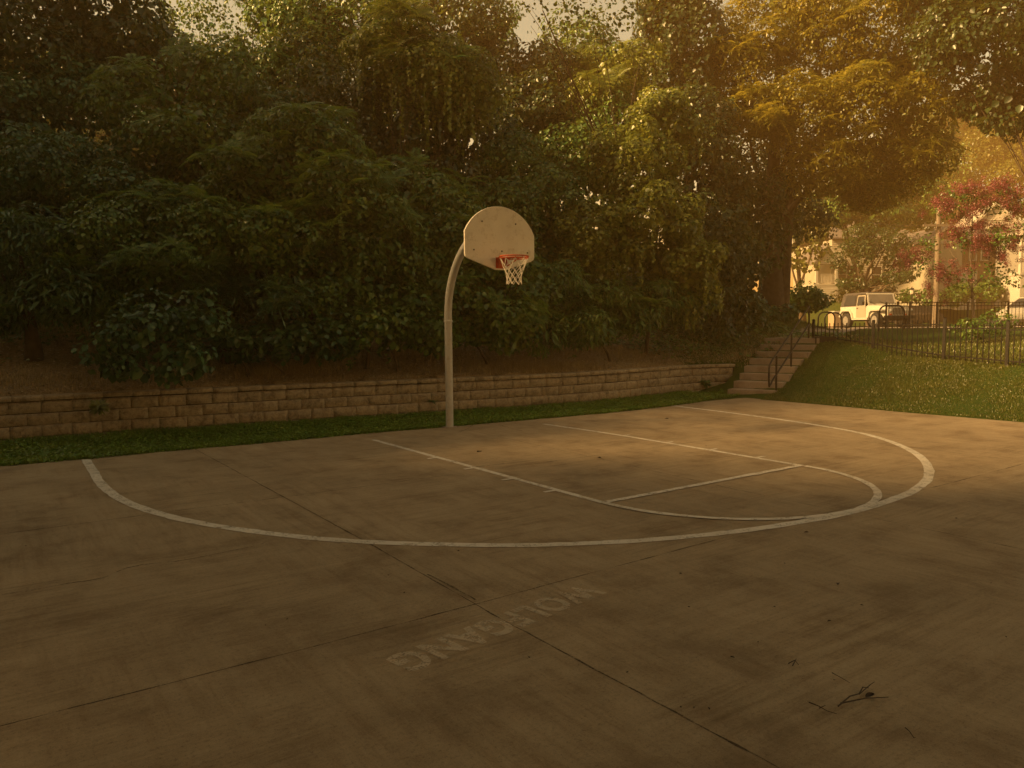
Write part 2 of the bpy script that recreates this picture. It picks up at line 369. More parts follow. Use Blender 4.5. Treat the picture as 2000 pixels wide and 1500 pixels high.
# ------------------------------------------------------------------ court
EDGE = [(-60, .95), (-14, .95), (-6.99, .95), (-5.86, .88), (-4.96, .93), (-3.59, .86), (-1.69, .85), (-.31, .76), (.85, .72), (2.12, .66), (3.87, .60), (5.6, .72), (7.3, .98), (8.3, 1.3), (9.15, 1.95), (10.1, 1.5), (9.75, .6), (8.95, .45), (8.99, -1.22), (8.9, -3.15), (8.98, -5.51), (9.0, -30), (-60, -30)]
mb = MB(); n = len(EDGE)
mb.add([(x, y, .0) for x, y in EDGE]+[(x, y, -.12) for x, y in EDGE], [tuple(range(n)), tuple(range(n, 2*n))[::-1]]+[(i, (i+1) % n, (i+1) % n+n, i+n) for i in range(n)])
court = mb.build('court', M['court']); tag(court, kind='structure')
def ribbon(P, wd, z, name, mat, rag=0.0, smoothen=6):
    P = catmull(P, smoothen) if len(P) > 2 and smoothen > 1 else A(P, float)
    # resample
    seg = np.hypot(*np.diff(P, axis=0).T); s = np.concatenate([[0], np.cumsum(seg)]); q = np.arange(0, s[-1], .12); q = np.append(q, s[-1])
    P = np.stack([np.interp(q, s, P[:, 0]), np.interp(q, s, P[:, 1])], 1)
    T = np.gradient(P, axis=0); T /= np.linalg.norm(T, axis=1)[:, None]+1e-9; N = np.stack([-T[:, 1], T[:, 0]], 1)
    a = P+N*(wd/2+rag*rng.normal(size=(len(P), 1))); b = P-N*(wd/2+rag*rng.normal(size=(len(P), 1)))
    V = np.concatenate([np.c_[a, np.full(len(P), z)], np.c_[b, np.full(len(P), z)]]); m = len(P)
    F = [(i, i+1, i+1+m, i+m) for i in range(m-1)]
    return mesh_np(name, V, A(F).ravel(), np.full(len(F), 4), mat, court)
ARC = [(-5.96, .84), (-5.98, -.4), (-6.0, -1.31), (-5.93, -2.4), (-5.71, -3.39), (-5.35, -4.26), (-4.84, -5.1), (-4.28, -5.75), (-3.45, -6.45), (-2.67, -6.9), (-1.99, -7.17), (-1.2, -7.37), (-.2, -7.5), (.83, -7.45), (1.65, -7.3), (2.49, -6.99), (3.51, -6.40), (4.45, -5.58), (5.2, -4.56), (5.6, -3.4), (5.86, -2.13), (6.03, -.66), (6.12, .70)]
ribbon(ARC, .115, .004, 'three_point_line', M['paint'], .004)
ribbon([(-1.80, .03), (-1.77, -5.72)], .085, .004, 'lane_line', M['paint'], .004)
ribbon([(1.70, -.09), (1.82, -2.2), (1.77, -5.70)], .085, .004, 'lane_line', M['paint'], .004)
ribbon([(-1.72, -5.73), (1.72, -5.68)], .085, .008, 'free_throw_line', M['paint'], .004)
circ = [(1.765*math.cos(t), -5.74-1.74*math.sin(t)) for t in np.linspace(.0, math.pi, 30)]
ribbon(circ, .085, .008, 'free_throw_arc', M['paint'], .004, 1)
for s in (-1, 1):
    for yy_ in (-2.2, -3.2, -4.1, -4.95):
        ribbon([(s*1.80, yy_), (s*1.97, yy_)], .06, .008, 'lane_mark', M['paint'], .003)
for P_, k in (([(-4.45, .85), (-4.42, -5.5), (-4.45, -7.7), (-4.38, -12)], .010), ([(-14, -7.5), (-5.3, -7.46), (-4.44, -7.44)], .010), ([(-4.44, -7.44), (-1.8, -7.36), (2.09, -7.40), (9, -7.3)], .008),
              ([(-14, -3.36), (-5.6, -3.36), (-4.4, -3.4), (1, -3.42), (9, -3.4)], .009), ([(0.1, .1), (.0, -3.6), (-.12, -6), (-.1, -11)], .007), ([(4.4, .6), (4.42, -7.3)], .008), ([(4.42, -7.3), (4.4, -12)], .008)):
    ribbon(P_, k, .002, 'expansion_joint', M['joint'], .003, 1)
ck = [gp(u, v)[:2] for u, v in ((-60, 1172), (0, 1162), (70, 1152), (130, 1140), (200, 1130), (240, 1112), (280, 1103), (350, 1096), (420, 1082), (500, 1066), (520, 1058))]
ribbon(ck, .012, .002, 'crack_line', M['crack'], .004, 3)
ck = [gp(u, v)[:2] for u, v in ((835, 1122), (870, 1140), (905, 1158), (930, 1172))]
ribbon(ck, .014, .0025, 'crack_line', M['crack'], .004, 3)
for pts in (((965, 826), (985, 833), (1003, 838), (1020, 842)), ((895, 844), (912, 838), (925, 828), (915, 822)), ((842, 838), (868, 841), (880, 843)), ((930, 912), (965, 908), (985, 905))):
    ribbon([gp(*q)[:2] for q in pts], .018, .003, 'crack_line', M['crack'], .005, 3)
# the ghost of a stencilled word, to be read from the far side
cu = bpy.data.curves.new('painted_word', 'FONT'); cu.body = 'WOLFGANG'; cu.size = .30; cu.space_character = 1.12; cu.offset = .012
to = bpy.data.objects.new('painted_word', cu); COL.objects.link(to)
dg = bpy.context.evaluated_depsgraph_get(); me = bpy.data.meshes.new_from_object(to.evaluated_get(dg)); bpy.data.objects.remove(to)
xs = [v.co.x for v in me.vertices]; x0, x1 = min(xs), max(xs)
pW, pG = gp(1160, 1150)[:2], gp(778, 1302)[:2]; dx = pG-pW; Lw = np.linalg.norm(dx); ex = dx/Lw; ey = A([-ex[1], ex[0]])
for v in me.vertices:
    a = (v.co.x-x0)/(x1-x0)*Lw; b = v.co.y-.11; b *= 1.12
    p = pW+ex*a+ey*b; v.co = (p[0], p[1], .0035)
me.materials.append(M['ghost']); wd_ = bpy.data.objects.new('painted_word', me); COL.objects.link(wd_); wd_.parent = court

# ------------------------------------------------------------------ retaining wall
def build_wall():
    root = empty('retaining_wall', (WP[0][0], WP[0][1], 0), label='long low retaining wall of rough tan concrete blocks behind the grass strip', cat='wall')
    inv = -Vector(root.location)
    seg = np.hypot(*np.diff(WP, axis=0).T); s = np.concatenate([[0], np.cumsum(seg)]); L = s[-1]
    def pt(q):
        q = min(max(q, 0), L); x = np.interp(q, s, WP[:, 0]); y = np.interp(q, s, WP[:, 1])
        x2 = np.interp(min(q+.05, L), s, WP[:, 0]); y2 = np.interp(min(q+.05, L), s, WP[:, 1]); x1 = np.interp(max(q-.05, 0), s, WP[:, 0]); y1 = np.interp(max(q-.05, 0), s, WP[:, 1])
        t = A([x2-x1, y2-y1]); t /= np.linalg.norm(t); return A([x, y]), t, A([-t[1], t[0]])
    def course(z0, z1, step, off, setb, jit, name, prot=.016, gap=.0008, nu=7, nv=5):
        V = []; Fc = []; rn = []; q = -off
        while q < L:
            w_ = step*(1+random.uniform(-.02, .02)); a, b = max(q+gap, 0), min(q+w_-gap, L); q += w_
            if b-a < .06: continue
            base = len(V); dz = random.uniform(-.004, .004); r_ = random.random(); dn = random.uniform(-.002, .002)
            for i in range(nu):
                for j in range(nv):
                    p, t, nn = pt(a+(b-a)*i/(nu-1)); z = z0+(z1-z0)*j/(nv-1)
                    o = setb+dn+(0.012 if j in (0, nv-1) else .001 if i in (0, nu-1) else -prot*random.uniform(.3, 1.1))
                    V.append((p[0]+nn[0]*o, p[1]+nn[1]*o, z+dz)); rn.append(r_)
            for i in range(nu-1):
                for j in range(nv-1):
                    k = base+i*nv+j; Fc.append((k, k+nv, k+nv+1, k+1))
            bb = len(V)
            for q_ in (a, b):
                p, t, nn = pt(q_)
                for z in (z0, z1): V.append((p[0]+nn[0]*.30, p[1]+nn[1]*.30, z+dz)); rn.append(r_)
            c00, c01, c10, c11 = base, base+nv-1, base+(nu-1)*nv, base+nu*nv-1
            Fc += [tuple([base+i*nv+nv-1 for i in range(nu)]+[bb+3, bb+1]), tuple([base+j for j in range(nv)]+[bb+1, bb]), tuple([bb+2, bb+3]+[c10+j for j in range(nv-1, -1, -1)])]
        V = A(V)+A(inv)
        return mesh_np(name, V, [i for f in Fc for i in f], [len(f) for f in Fc], M['block'], root, attrs={'rnd': rn})
    for k in range(4):
        course(-.11+k*.201, -.11+k*.201+.190, .455, (.23 if k % 2 else 0), k*.022, 0, 'block_course')
    course(.700, .782, .45, .1, .035, 0, 'cap_course', prot=.006, gap=.002, nu=5, nv=3)
    mb = MB(); 
    for i in range(0, len(WP)-1, 2):
        j = min(i+2, len(WP)-1); p, q_ = WP[i], WP[j]; t = q_-p; t = t/np.linalg.norm(t); nn = A([-t[1], t[0]])
        mb.prism([Vector((*(p+nn*.10), -.1))+inv, Vector((*(q_+nn*.10), -.1))+inv, Vector((*(q_+nn*.10), .72))+inv, Vector((*(p+nn*.10), .72))+inv], Vector((*(nn*.2), 0)))
    mb.build('wall_core', M['crack_solid'], root)
M['crack_solid'] = simple('wall_core_soil', (.035, .025, .018), 1, 0, .3)
build_wall()

# ------------------------------------------------------------------ steps and hand rail
RUN, RISE = .46, .186
def spos(k, w_, f=0.0): p = S0+SA*(RUN*(k+f))+SW*w_; return p
stairs = empty('concrete_stairs', (*S0, 0), label='flight of eight concrete steps climbing from the court corner to the street', cat='stairs')
for k in range(8):
    wdt = 1.24+.045*k; z1 = RISE*(k+1); dep = RUN+.12 if k < 7 else 1.3
    jl = random.uniform(-.02, .02)
    P = [spos(k, jl), spos(k, jl+wdt), spos(k, jl+wdt)+SA*dep, spos(k, jl)+SA*dep]
    mb = MB().prism([Vector((p[0]-S0[0], p[1]-S0[1], z1-RISE-.12*(k > 0)-.05)) for p in P], (0, 0, RISE+.12*(k > 0)+.05))
    mb.build('step', M['step'], stairs, bevel=.012)
rail = empty('hand_rail', (*spos(1, 1.0), RISE*2), label='black double tube hand rail slanting down the concrete steps', cat='handrail')
def rl(p, z): return Vector((p[0], p[1], z))-Vector(rail.location)
w_ = 1.22
def rp(k, zz): p = spos(k, w_); return rl(p, RISE*(k+.5)+zz)
# posts
for k in (.45, 3.4, 7.3):
    kk = int(k); p = spos(k, w_); top = RISE*(k+.5)+(.93 if k > .5 else .90)
    MB().tube([rl(p, RISE*(kk+1)-.05), rl(p, top+.0)], .026, 10).build('post', M['blackiron'], rail, smooth=True)
MB().tube([rp(-.85, .40), rp(-.92, .55), rp(-.92, .86), rp(-.80, .93), rp(-.35, .96), rp(7.3, .96)], .024, 10).build('upper_rail', M['blackiron'], rail, smooth=True)
MB().tube([rp(-.85, .40), rp(-.60, .38), rp(-.3, .42), rp(7.3, .44)], .024, 10).build('lower_rail', M['blackiron'], rail, smooth=True)

# ------------------------------------------------------------------ basketball hoop
hoop = empty('basketball_hoop', (.03, .62, 0), label='white fan backboard with orange rim and net on a curved grey gooseneck pole', cat='basketball hoop')
HB = Vector(hoop.location)
BY, BZ, BX = -1.26, 2.975, -.045
pole = [(0, 0, -.3), (0, 0, 0), (0, 0, 1.95)]
pole_pts = [(.03, .62, -.3), (.03, .62, 1.0), (.03, .62, 1.98)]
for i in range(1, 15):
    t = i/14*R(66); rr = 1.55; pole_pts.append((.03-.06*i/14, .62-rr*(1-math.cos(t)), 1.98+rr*math.sin(t)))
e_ = pole_pts[-1]; pole_pts.append((-.08, BY+.34, e_[2]+.18))
MB().tube([Vector(p)-HB for p in pole_pts], .071, 24).build('pole', M['steel'], hoop, smooth=True)
MB().lathe([(.085, 1.97), (.085, 2.0), (.074, 2.01)], 24, Matrix.Translation((0, 0, 0))).build('pole_collar', M['steel'], hoop, smooth=True)
MB().lathe([(.15, -.01), (.15, .012), (.075, .016)], 20).build('base_ring', M['step'], hoop)
br = MB()
yb = BY+.05
zc = e_[2]+.12
for (dx_, dz_) in ((-.35, .34), (.35, .34), (-.35, -.02), (.35, -.02)):
    br.tube([Vector((-.08, BY+.34, zc))-HB, Vector((BX+dx_, yb, BZ+.25+dz_))-HB], .02, 8)
br.box(tuple(Vector((BX-.45, yb-.03, BZ+.56))-HB), tuple(Vector((BX+.45, yb, BZ+.62))-HB)); br.box(tuple(Vector((BX-.45, yb-.03, BZ+.02))-HB), tuple(Vector((BX+.45, yb, BZ+.08))-HB))
br.build('mount_bracket', M['steel'], hoop)
# fan board outline
out_ = [(-.686, .07), (-.675, .03), (-.63, .0), (-.10, -.165), (.10, -.165), (.63, .0), (.675, .03), (.686, .07)]
for i in range(0, 25):
    x_ = .686-1.372*i/24; out_.append((x_, .865-.762+math.sqrt(max(.762**2-x_**2, 0))))
P = [Vector((BX+x_, BY, BZ+z_))-HB for x_, z_ in out_]
MB().prism(P, (0, .035, 0)).build('backboard', M['board'], hoop, bevel=.006)
bbo = [c for c in hoop.children if c.name.startswith('backboard')][0]
for x_, z_ in ((-.36, .60), (.30, .60), (-.52, .14), (.02, .14), (.54, .14)):
    p = Vector((BX+x_, BY-.003, BZ+z_))-HB
    MB().lathe([(.014, 0), (.014, .006), (.008, .01)], 8, Matrix.Translation(p) @ Matrix.Rotation(R(90), 4, 'X')).build('bolt', M['bolt'], bbo)
rc = Vector((BX, BY-.15-.2286, 3.0))-HB
rm = MB(); ring = [rc+Vector((.232*math.cos(t), .232*math.sin(t), 0)) for t in np.linspace(0, 2*math.pi, 49)]
rm.tube(ring, .011, 8, False)
rm2 = [rc+Vector((.232*math.cos(t), .232*math.sin(t), -.028)) for t in np.linspace(0, 2*math.pi, 49)]
rm.tube(rm2, .007, 6, False)
for i in range(12):
    t = 2*math.pi*i/12; rm.tube([rc+Vector((.232*math.cos(t), .232*math.sin(t), 0)), rc+Vector((.232*math.cos(t), .232*math.sin(t), -.03))], .005, 5)
for s in (-1, 1):
    rm.tube([rc+Vector((s*.07, .145+.2286-.01, -.15)), rc+Vector((s*.17, .10, -.01))], .009, 6)
    rm.tube([rc+Vector((s*.07, .145+.2286-.01, -.0)), rc+Vector((s*.10, .20, 0))], .012, 6)
rmo = rm.build('rim', M['rim'], hoop, smooth=True)
pl = MB(); pl.box(tuple(rc+Vector((-.10, .362, -.165))), tuple(rc+Vector((.10, .377, .01))))
pl.prism([rc+Vector((-.085, .362, -.16)), rc+Vector((-.085, .362, .008)), rc+Vector((-.085, .215, .008))], (.008, 0, 0)); pl.prism([rc+Vector((.077, .362, -.16)), rc+Vector((.077, .362, .008)), rc+Vector((.077, .215, .008))], (.008, 0, 0))
pl.build('rim_plate', M['rim'], hoop)
nt_ = MB(); NL = 9; prof = [(.228, -.03), (.176, -.16), (.145, -.23), (.125, -.30), (.118, -.37), (.128, -.44)]
for i in range(NL):
    for s in (-1, 1):
        P = []
        for j, (r_, z_) in enumerate(prof):
            t = 2*math.pi*(i+s*(0 if j == 0 else (j-.0)*.5))/NL
            P.append(rc+Vector((r_*math.cos(t), r_*math.sin(t), z_+random.uniform(-.004, .004))))
        nt_.tube(P, .0055, 5)
nt_.build('net', M['net'], hoop, smooth=True)

# ------------------------------------------------------------------ foliage machinery
def rot_frames(N, T):
    N = N/np.linalg.norm(N, axis=1)[:, None]; T = T-N*(N*T).sum(1)[:, None]; T /= np.linalg.norm(T, axis=1)[:, None]+1e-9
    X_ = np.cross(T, N); return np.stack([X_, T, N], 2)       # columns x,y,z
LEAF = (A([(0, 0, 0), (-.38, .30, .07), (-.33, .68, .06), (0, 1, -.10), (.33, .68, .06), (.38, .30, .07)]), [(0, 3, 2, 1), (0, 5, 4, 3)])
HEART = (A([(0, .08, 0), (-.30, -.05, .06), (-.52, .30, .08), (0, 1, -.14), (.52, .30, .08), (.30, -.05, .06)]), [(0, 3, 2, 1), (0, 5, 4, 3)])
LANCE = (A([(0, 0, 0), (-.15, .4, .04), (0, 1, -.12), (.15, .4, .04)]), [(0, 2, 1), (0, 3, 2)])
DIAM = (A([(0, 0, 0), (-.36, .45, .06), (0, 1, -.05), (.36, .45, .06)]), [(0, 2, 1), (0, 3, 2)])
def frond_template(pairs=10, droop=.5, wide=.25, lw=.046):
    V = []; F = []
    def pt(s): return A([0, s*(1-.15*droop*s), .22*s-droop*1.1*s*s])
    for i in range(pairs):
        s = .16+.80*i/pairs; p = pt(s); Ln = wide*(.65+.55*math.sin(math.pi*min(1, s+.1))) if s < .9 else wide*.6
        for sd in (-1, 1):
            dirv = A([sd*.93, .36, -.22]); dirv /= np.linalg.norm(dirv); side = A([-.36*sd, .93, 0])*lw*.5
            m = p+dirv*Ln*.45; e = p+dirv*Ln+A([0, 0, -.06*Ln]); k = len(V)
            V += [p, m-side, e, m+side]; F.append((k, k+1, k+2, k+3) if sd > 0 else (k+3, k+2, k+1, k))
    k = len(V); p = pt(.9); e = pt(1.12); V += [p, (p+e)/2+A([lw*.5, 0, 0]), e, (p+e)/2-A([lw*.5, 0, 0])]; F.append((k, k+1, k+2, k+3))
    k = len(V)
    for s in (0, .5, 1.0): V += [pt(s)+A([.008, 0, 0]), pt(s)-A([.008, 0, 0])]
    F += [(k, k+2, k+3, k+1), (k+2, k+4, k+5, k+3)]
    return A(V), F
FROND = frond_template(); FROND2 = frond_template(8, .75, .21, .062)
def inst(tmpl, P, Rm, S, rnd=None):
    """many copies of a template merged into arrays"""
    TV, TF = tmpl; n = len(P); k = len(TV)
    if n == 0: return np.zeros((0, 3)), [], [], np.zeros(0)
    V = np.einsum('nij,kj->nki', Rm, TV)*S[:, None, None]+P[:, None, :]
    fl = A([i for f in TF for i in f]); sz = A([len(f) for f in TF])
    L = (fl[None, :]+(np.arange(n)*k)[:, None]).ravel()
    if rnd is None: rnd = rng.random(n)
    return V.reshape(-1, 3), L, np.tile(sz, n), np.repeat(rnd, k)
def merge(parts):
    V = []; L = []; S = []; Rn = []; off = 0
    for v, l, s, r in parts:
        if len(v) == 0: continue
        V.append(v); L.append(np.asarray(l)+off); S.append(s); Rn.append(r); off += len(v)
    return np.concatenate(V), np.concatenate(L), np.concatenate(S), np.concatenate(Rn)
def rdir(n):
    d = rng.normal(size=(n, 3)); return d/np.linalg.norm(d, axis=1)[:, None]
def facing(P, N, lim=-.35):
    v = CAM-P; v /= np.linalg.norm(v, axis=1)[:, None]; return (v*N).sum(1) > lim
QF = A([[math.cos(YAW), math.sin(YAW), 0], [-math.sin(YAW), math.cos(YAW), 0], [0, 0, 1.0]]).T      # columns: across, along, up
def lobes(c, rad, n, frac=(.28, .5), up=.0):
    """smaller lobes seated on and in a big ellipsoid"""
    d = rdir(n*3); d[:, 2] += up; d /= np.linalg.norm(d, axis=1)[:, None]
    keep = [d[0]]
    for q in d[1:]:
        if len(keep) >= n: break
        if min(np.linalg.norm(q-k) for k in keep) > 1.9/math.sqrt(n): keep.append(q)
    out = []
    for q in keep:
        f = random.uniform(*frac); out.append((c+QF @ (q*rad*(1-f*random.uniform(.5, .95))), rad*f*A([1, 1, random.uniform(.75, 1.1)])))
    return out
def leaf_shell(c, rad, dens, size, tmpl, droop=.8, depth=.25, cull=True, gap=.15, rough=.20, upn=.45, jit=.8):
    area = 4*math.pi*((rad[0]*rad[1])**1.6/3+(rad[0]*rad[2])**1.6/3+(rad[1]*rad[2])**1.6/3)**(1/1.6)
    n = max(int(area*dens), 6); d = rdir(n)
    N = (d/rad) @ QF.T; N /= np.linalg.norm(N, axis=1)[:, None]
    if cull:
        P0 = c+(d*rad) @ QF.T; k = facing(P0, N); d, N = d[k], N[k]; n = len(d)
    if n == 0: return [], None
    wv = wob(d[:, 0]*3+c[0], d[:, 1]*3+c[1], d[:, 2]*3+c[2], 1.0)
    r = 1+rough*wv-depth*rng.random(n)**2
    P = c+(d*rad*r[:, None]) @ QF.T
    if gap > 0:
        g_ = wob(P[:, 0], P[:, 1], P[:, 2], 2.6); k = g_ > -1+gap*1.6; k |= rng.random(n) < .12; P, N, d = P[k], N[k], d[k]; n = len(P)
    if n == 0: return [], None
    nn = N+A([0, 0, upn])+jit*rdir(n); T = A([0, 0, -droop])+.55*N+.65*rdir(n)
    S = size*(.6+.7*rng.random(n))
    return [inst(tmpl, P, rot_frames(nn, T), S)], (P, N)
def strands(c, rad, n, size, tmpl, length=(.5, 1.4)):
    out = []; Ps = []; Ns = []
    d = rdir(n*3); N = (d/rad) @ QF.T; N /= np.linalg.norm(N, axis=1)[:, None]; k = facing(c+(d*rad) @ QF.T, N, .1) & (d[:, 2] < .35) & (d[:, 2] > -.6); d, N = d[k][:n], N[k][:n]
    for q, nn in zip(d, N):
        L = random.uniform(*length); m = max(4, int(L/(size*.42))); s = np.linspace(0, L, m); p0 = c+QF @ (q*rad*1.03)
        sway = rng.normal(size=3)*.06
        P = p0+np.outer(s, [0, 0, -1])+np.outer(np.sin(s*2), sway)+rng.normal(size=(m, 3))*size*.45*(1-.5*s/L)[:, None]
        Ps.append(P); Ns.append(np.tile(nn, (m, 1)))
    if not Ps: return []
    P = np.concatenate(Ps); N = np.concatenate(Ns); k = len(P)
    return [inst(tmpl, P, rot_frames(N+.3*A([0, 0, 1])+.5*rdir(k), A([0, 0, -1])+.5*rdir(k)), size*(.6+.6*rng.random(k)))]
def rosettes(P, N, n, size, tmpl, per=8, outw=.5):
    """whorls of compound fronds at shoot tips"""
    if len(P) == 0 or n == 0: return []
    i = rng.integers(0, len(P), n); P, N = P[i], N[i]; PP = []; NN = []; TT = []; SS = []
    for p, q in zip(P, N):
        ax = q*outw+A([0, 0, .8])+.25*rng.normal(size=3); ax /= np.linalg.norm(ax); a = np.cross(ax, [1, .2, .1]); a /= np.linalg.norm(a); b = np.cross(ax, a)
        m = per+random.randint(-2, 2); ph = random.random()*6.28; sz = size*random.uniform(.7, 1.2)
        for k in range(m):
            t = ph+2*math.pi*k/m+random.uniform(-.2, .2); el = random.uniform(.05, .7)
            T = (a*math.cos(t)+b*math.sin(t))*math.cos(el)+ax*math.sin(el); n_ = ax*math.cos(el)-(a*math.cos(t)+b*math.sin(t))*math.sin(el)
            PP.append(p+q*.05); NN.append(n_); TT.append(T); SS.append(sz*random.uniform(.8, 1.1))
    return [inst(tmpl, A(PP), rot_frames(A(NN), A(TT)), A(SS))]
def trunk_mesh(root, base, tops, r0, mat='bark', name='trunk', sway=.25, tip=.2):
    mb = MB(); base = Vector(base)
    for i, t in enumerate(tops):
        t = Vector(t); P = []; m = 9; off = Vector(rng.normal(size=3)*sway*(1 if i else .4)); r = r0*(1 if i == 0 else random.uniform(.18, .36))
        b0 = base if i == 0 else base.lerp(Vector(tops[0]), random.uniform(.3, .6))
        for k in range(m):
            s = k/(m-1); P.append(b0.lerp(t, s)+off*math.sin(math.pi*s)-Vector((0, 0, .25 if (k == 0 and i == 0) else 0)))
        rr = [r*(1-(1-tip)*(k/(m-1))) for k in range(m)]
        if i == 0: rr[0] = r*1.35; rr[1] = r*1.05
        mb.tube([p-Vector(root.location) for p in P], rr, 9)
    return mb.build(name, M[mat], root, smooth=True)
NLEAF = [0]
def plant(name, label, cat, blobs, base=None, group=None, mat='vine', tmpl=HEART, size=.11, dens=110, nl=12, frac=(.30, .5), layers=2, fr=0, frsize=.6, frt=None,
          strand=0, slen=(.5, 1.4), droop=.8, gap=.15, trunk_r=.14, bark='bark', rough=.2, cull=True, depth=.25, inner=True, frmat='frond', up=.1, upn=.45, limbs=4, per=8, tr_tops=None):
    """blobs: (u, v, distance, half-width px, half-height px, half-depth m)"""
    cs = []
    for (u, v, d, ru, rv, rd) in blobs:
        c = at(u, v, d); cs.append((c, A([ru*d/FPX, rd, rv*d/FPX])))
    lo = min(cs, key=lambda q: q[0][2]-q[1][2])
    if base is None:
        b = A([np.mean([c[0] for c, r in cs]), np.mean([c[1] for c, r in cs])]); 
        while b[0] < 9.5 and b[1] > 1 and wall_dist(b[0], b[1])[0] < .7: b = b+A([.0, .15])
        base = (b[0], b[1], gz(b[0], b[1]))
    root = empty(name, tuple(base), label=label, cat=cat, group=group); off = A(root.location)
    parts = []; fparts = []
    for c, rad in cs:
        rot = YAW
        def place(cc):      # ellipsoids are laid with their width square to the view: turn about the blob centre
            return cc
        if inner:
            q, _ = leaf_shell(c, rad*.80, dens*.30, size*1.7, tmpl, droop, .3, cull, 0, rough); parts += q
        big = max(rad)
        for (lc, lr) in lobes(c, rad, nl, frac, up):
            lr = np.maximum(lr, .12)
            q, pn = leaf_shell(lc, lr, dens, size, tmpl, droop, depth, cull, gap, rough, upn); parts += q
            if fr and pn is not None:
                P, N = pn; k = (N[:, 2] > -.1) & facing(P, N, -.1); nf = int(rng.poisson(fr)); fparts += rosettes(P[k], N[k], nf, frsize, frt or FROND, per)
            if strand: parts += strands(lc, lr, int(rng.poisson(strand)), size*.9, tmpl, slen)
    V, L, S, Rn = merge(parts); NLEAF[0] += len(S)
    mesh_np('crown', V-off, L, S, M[mat], root, attrs={'rnd': Rn})
    if fparts:
        V, L, S, Rn = merge(fparts); NLEAF[0] += len(S); mesh_np('frond_sprays', V-off, L, S, M[frmat], root, attrs={'rnd': Rn})
    if trunk_r:
        tops = tr_tops or [tuple(c) for c, r in cs][:1]+[tuple(c+rng.normal(size=3)*r*.35) for c, r in cs for _ in range(max(1, limbs//len(cs)))]
        trunk_mesh(root, base, tops, trunk_r, bark)
    return root
#@@VEG
# ------------------------------------------------------------------ vegetation on the bank, left to right
plant('broadleaf_shrub', 'low broad-leaved shrub hanging over the left end of the retaining wall', 'shrub',
      [(300, 655, 13.3, 100, 85, .7), (225, 680, 13.2, 60, 50, .6), (385, 625, 13.8, 65, 60, .6), (360, 700, 13.3, 55, 40, .5)], mat='cool', tmpl=LEAF, size=.105, dens=95, nl=11, gap=.3, rough=.3, trunk_r=.03, bark='bark_pale', upn=.8, limbs=6)
plant('shrub', 'dark bush at the far left with long narrow leaves above dry grass', 'shrub',
      [(40, 500, 14.8, 120, 100, 1.2), (130, 570, 14.4, 90, 60, .9), (10, 600, 14.6, 80, 40, .9)], mat='cool', tmpl=LANCE, size=.17, dens=110, nl=12, fr=.5, frsize=.45, gap=.25)
plant('shrub', 'leafy bush with drooping branch tips above the low broad-leaved shrub', 'shrub',
      [(220, 470, 15.2, 120, 95, 1.2), (330, 520, 14.9, 90, 60, 1.0), (190, 580, 14.9, 80, 50, .9)], mat='vine', tmpl=LEAF, size=.085, dens=190, nl=12, fr=.6, frsize=.5, gap=.25, strand=1)
plant('viburnum', 'greyish green dense bush with tiny leaves halfway up the left edge', 'bush',
      [(90, 340, 17, 150, 90, 1.5), (240, 380, 16.8, 90, 60, 1.2)], mat='cool', tmpl=LEAF, size=.09, dens=165, nl=16, gap=.2)
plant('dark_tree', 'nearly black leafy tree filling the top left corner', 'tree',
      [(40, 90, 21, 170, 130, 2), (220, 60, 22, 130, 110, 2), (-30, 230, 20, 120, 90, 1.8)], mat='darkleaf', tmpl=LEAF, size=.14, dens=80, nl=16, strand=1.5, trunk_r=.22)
plant('sumac', 'tall thicket with feathery fronds below the left gap of sky', 'tree',
      [(290, 200, 19, 110, 80, 1.5), (420, 165, 19.5, 110, 75, 1.5), (380, 270, 18.2, 130, 70, 1.4)], mat='vine', tmpl=LEAF, size=.11, dens=80, nl=12, fr=1.5, frsize=.5)
plant('small_tree', 'thin small-leaved tree crossing the left gap of sky', 'tree',
      [(350, 60, 25, 75, 90, 1.4), (440, 110, 25, 60, 60, 1.3), (410, 20, 25.5, 40, 50, 1.1)], mat='vine', tmpl=LEAF, size=.12, dens=36, nl=12, gap=.5, inner=False, trunk_r=.09, limbs=10)
plant('sumac', 'big mound of bright fronds and vines left of the backboard', 'shrub',
      [(600, 290, 17.2, 120, 80, 1.4), (520, 350, 16.6, 110, 75, 1.3), (660, 390, 16.4, 110, 85, 1.3)], mat='vine', tmpl=HEART, size=.085, dens=190, nl=13, fr=1.3, frsize=.5, strand=2)
plant('vine_thicket', 'vine tangle arching over the black hollow left of the pole', 'vines',
      [(420, 460, 15.6, 110, 70, 1.1), (560, 470, 15.7, 120, 70, 1.1), (330, 420, 16, 90, 60, 1.0)], mat='vine', tmpl=HEART, size=.085, dens=195, nl=12, fr=.9, frsize=.5, strand=3, slen=(.5, 1.3))
plant('young_locust', 'drooping ferny branches hanging in front of the black hollow', 'shrub',
      [(430, 555, 14.8, 60, 36, .5), (560, 575, 14.8, 75, 40, .5)], mat='cool', tmpl=LEAF, size=.10, dens=36, nl=7, fr=2.6, frsize=.50, frt=FROND2, inner=False, trunk_r=.03, limbs=6, frmat='cool')
plant('vine_thicket', 'vine carpet falling down the slope just left of the curved pole', 'vines',
      [(740, 480, 16.6, 100, 90, 1.1), (680, 560, 16.2, 100, 60, 1.0)], mat='vine', tmpl=HEART, size=.085, dens=205, nl=14, strand=4, fr=.3, frsize=.5, trunk_r=.04)
plant('broadleaf_shrub', 'row of large-leaved low shrubs along the bare soil left of the pole', 'shrub',
      [(480, 665, 15.0, 70, 36, .6), (570, 660, 15.2, 80, 40, .7), (650, 655, 15.5, 70, 44, .7)], mat='cool', tmpl=LEAF, size=.12, dens=100, nl=9, gap=.2, trunk_r=.02, upn=.8)
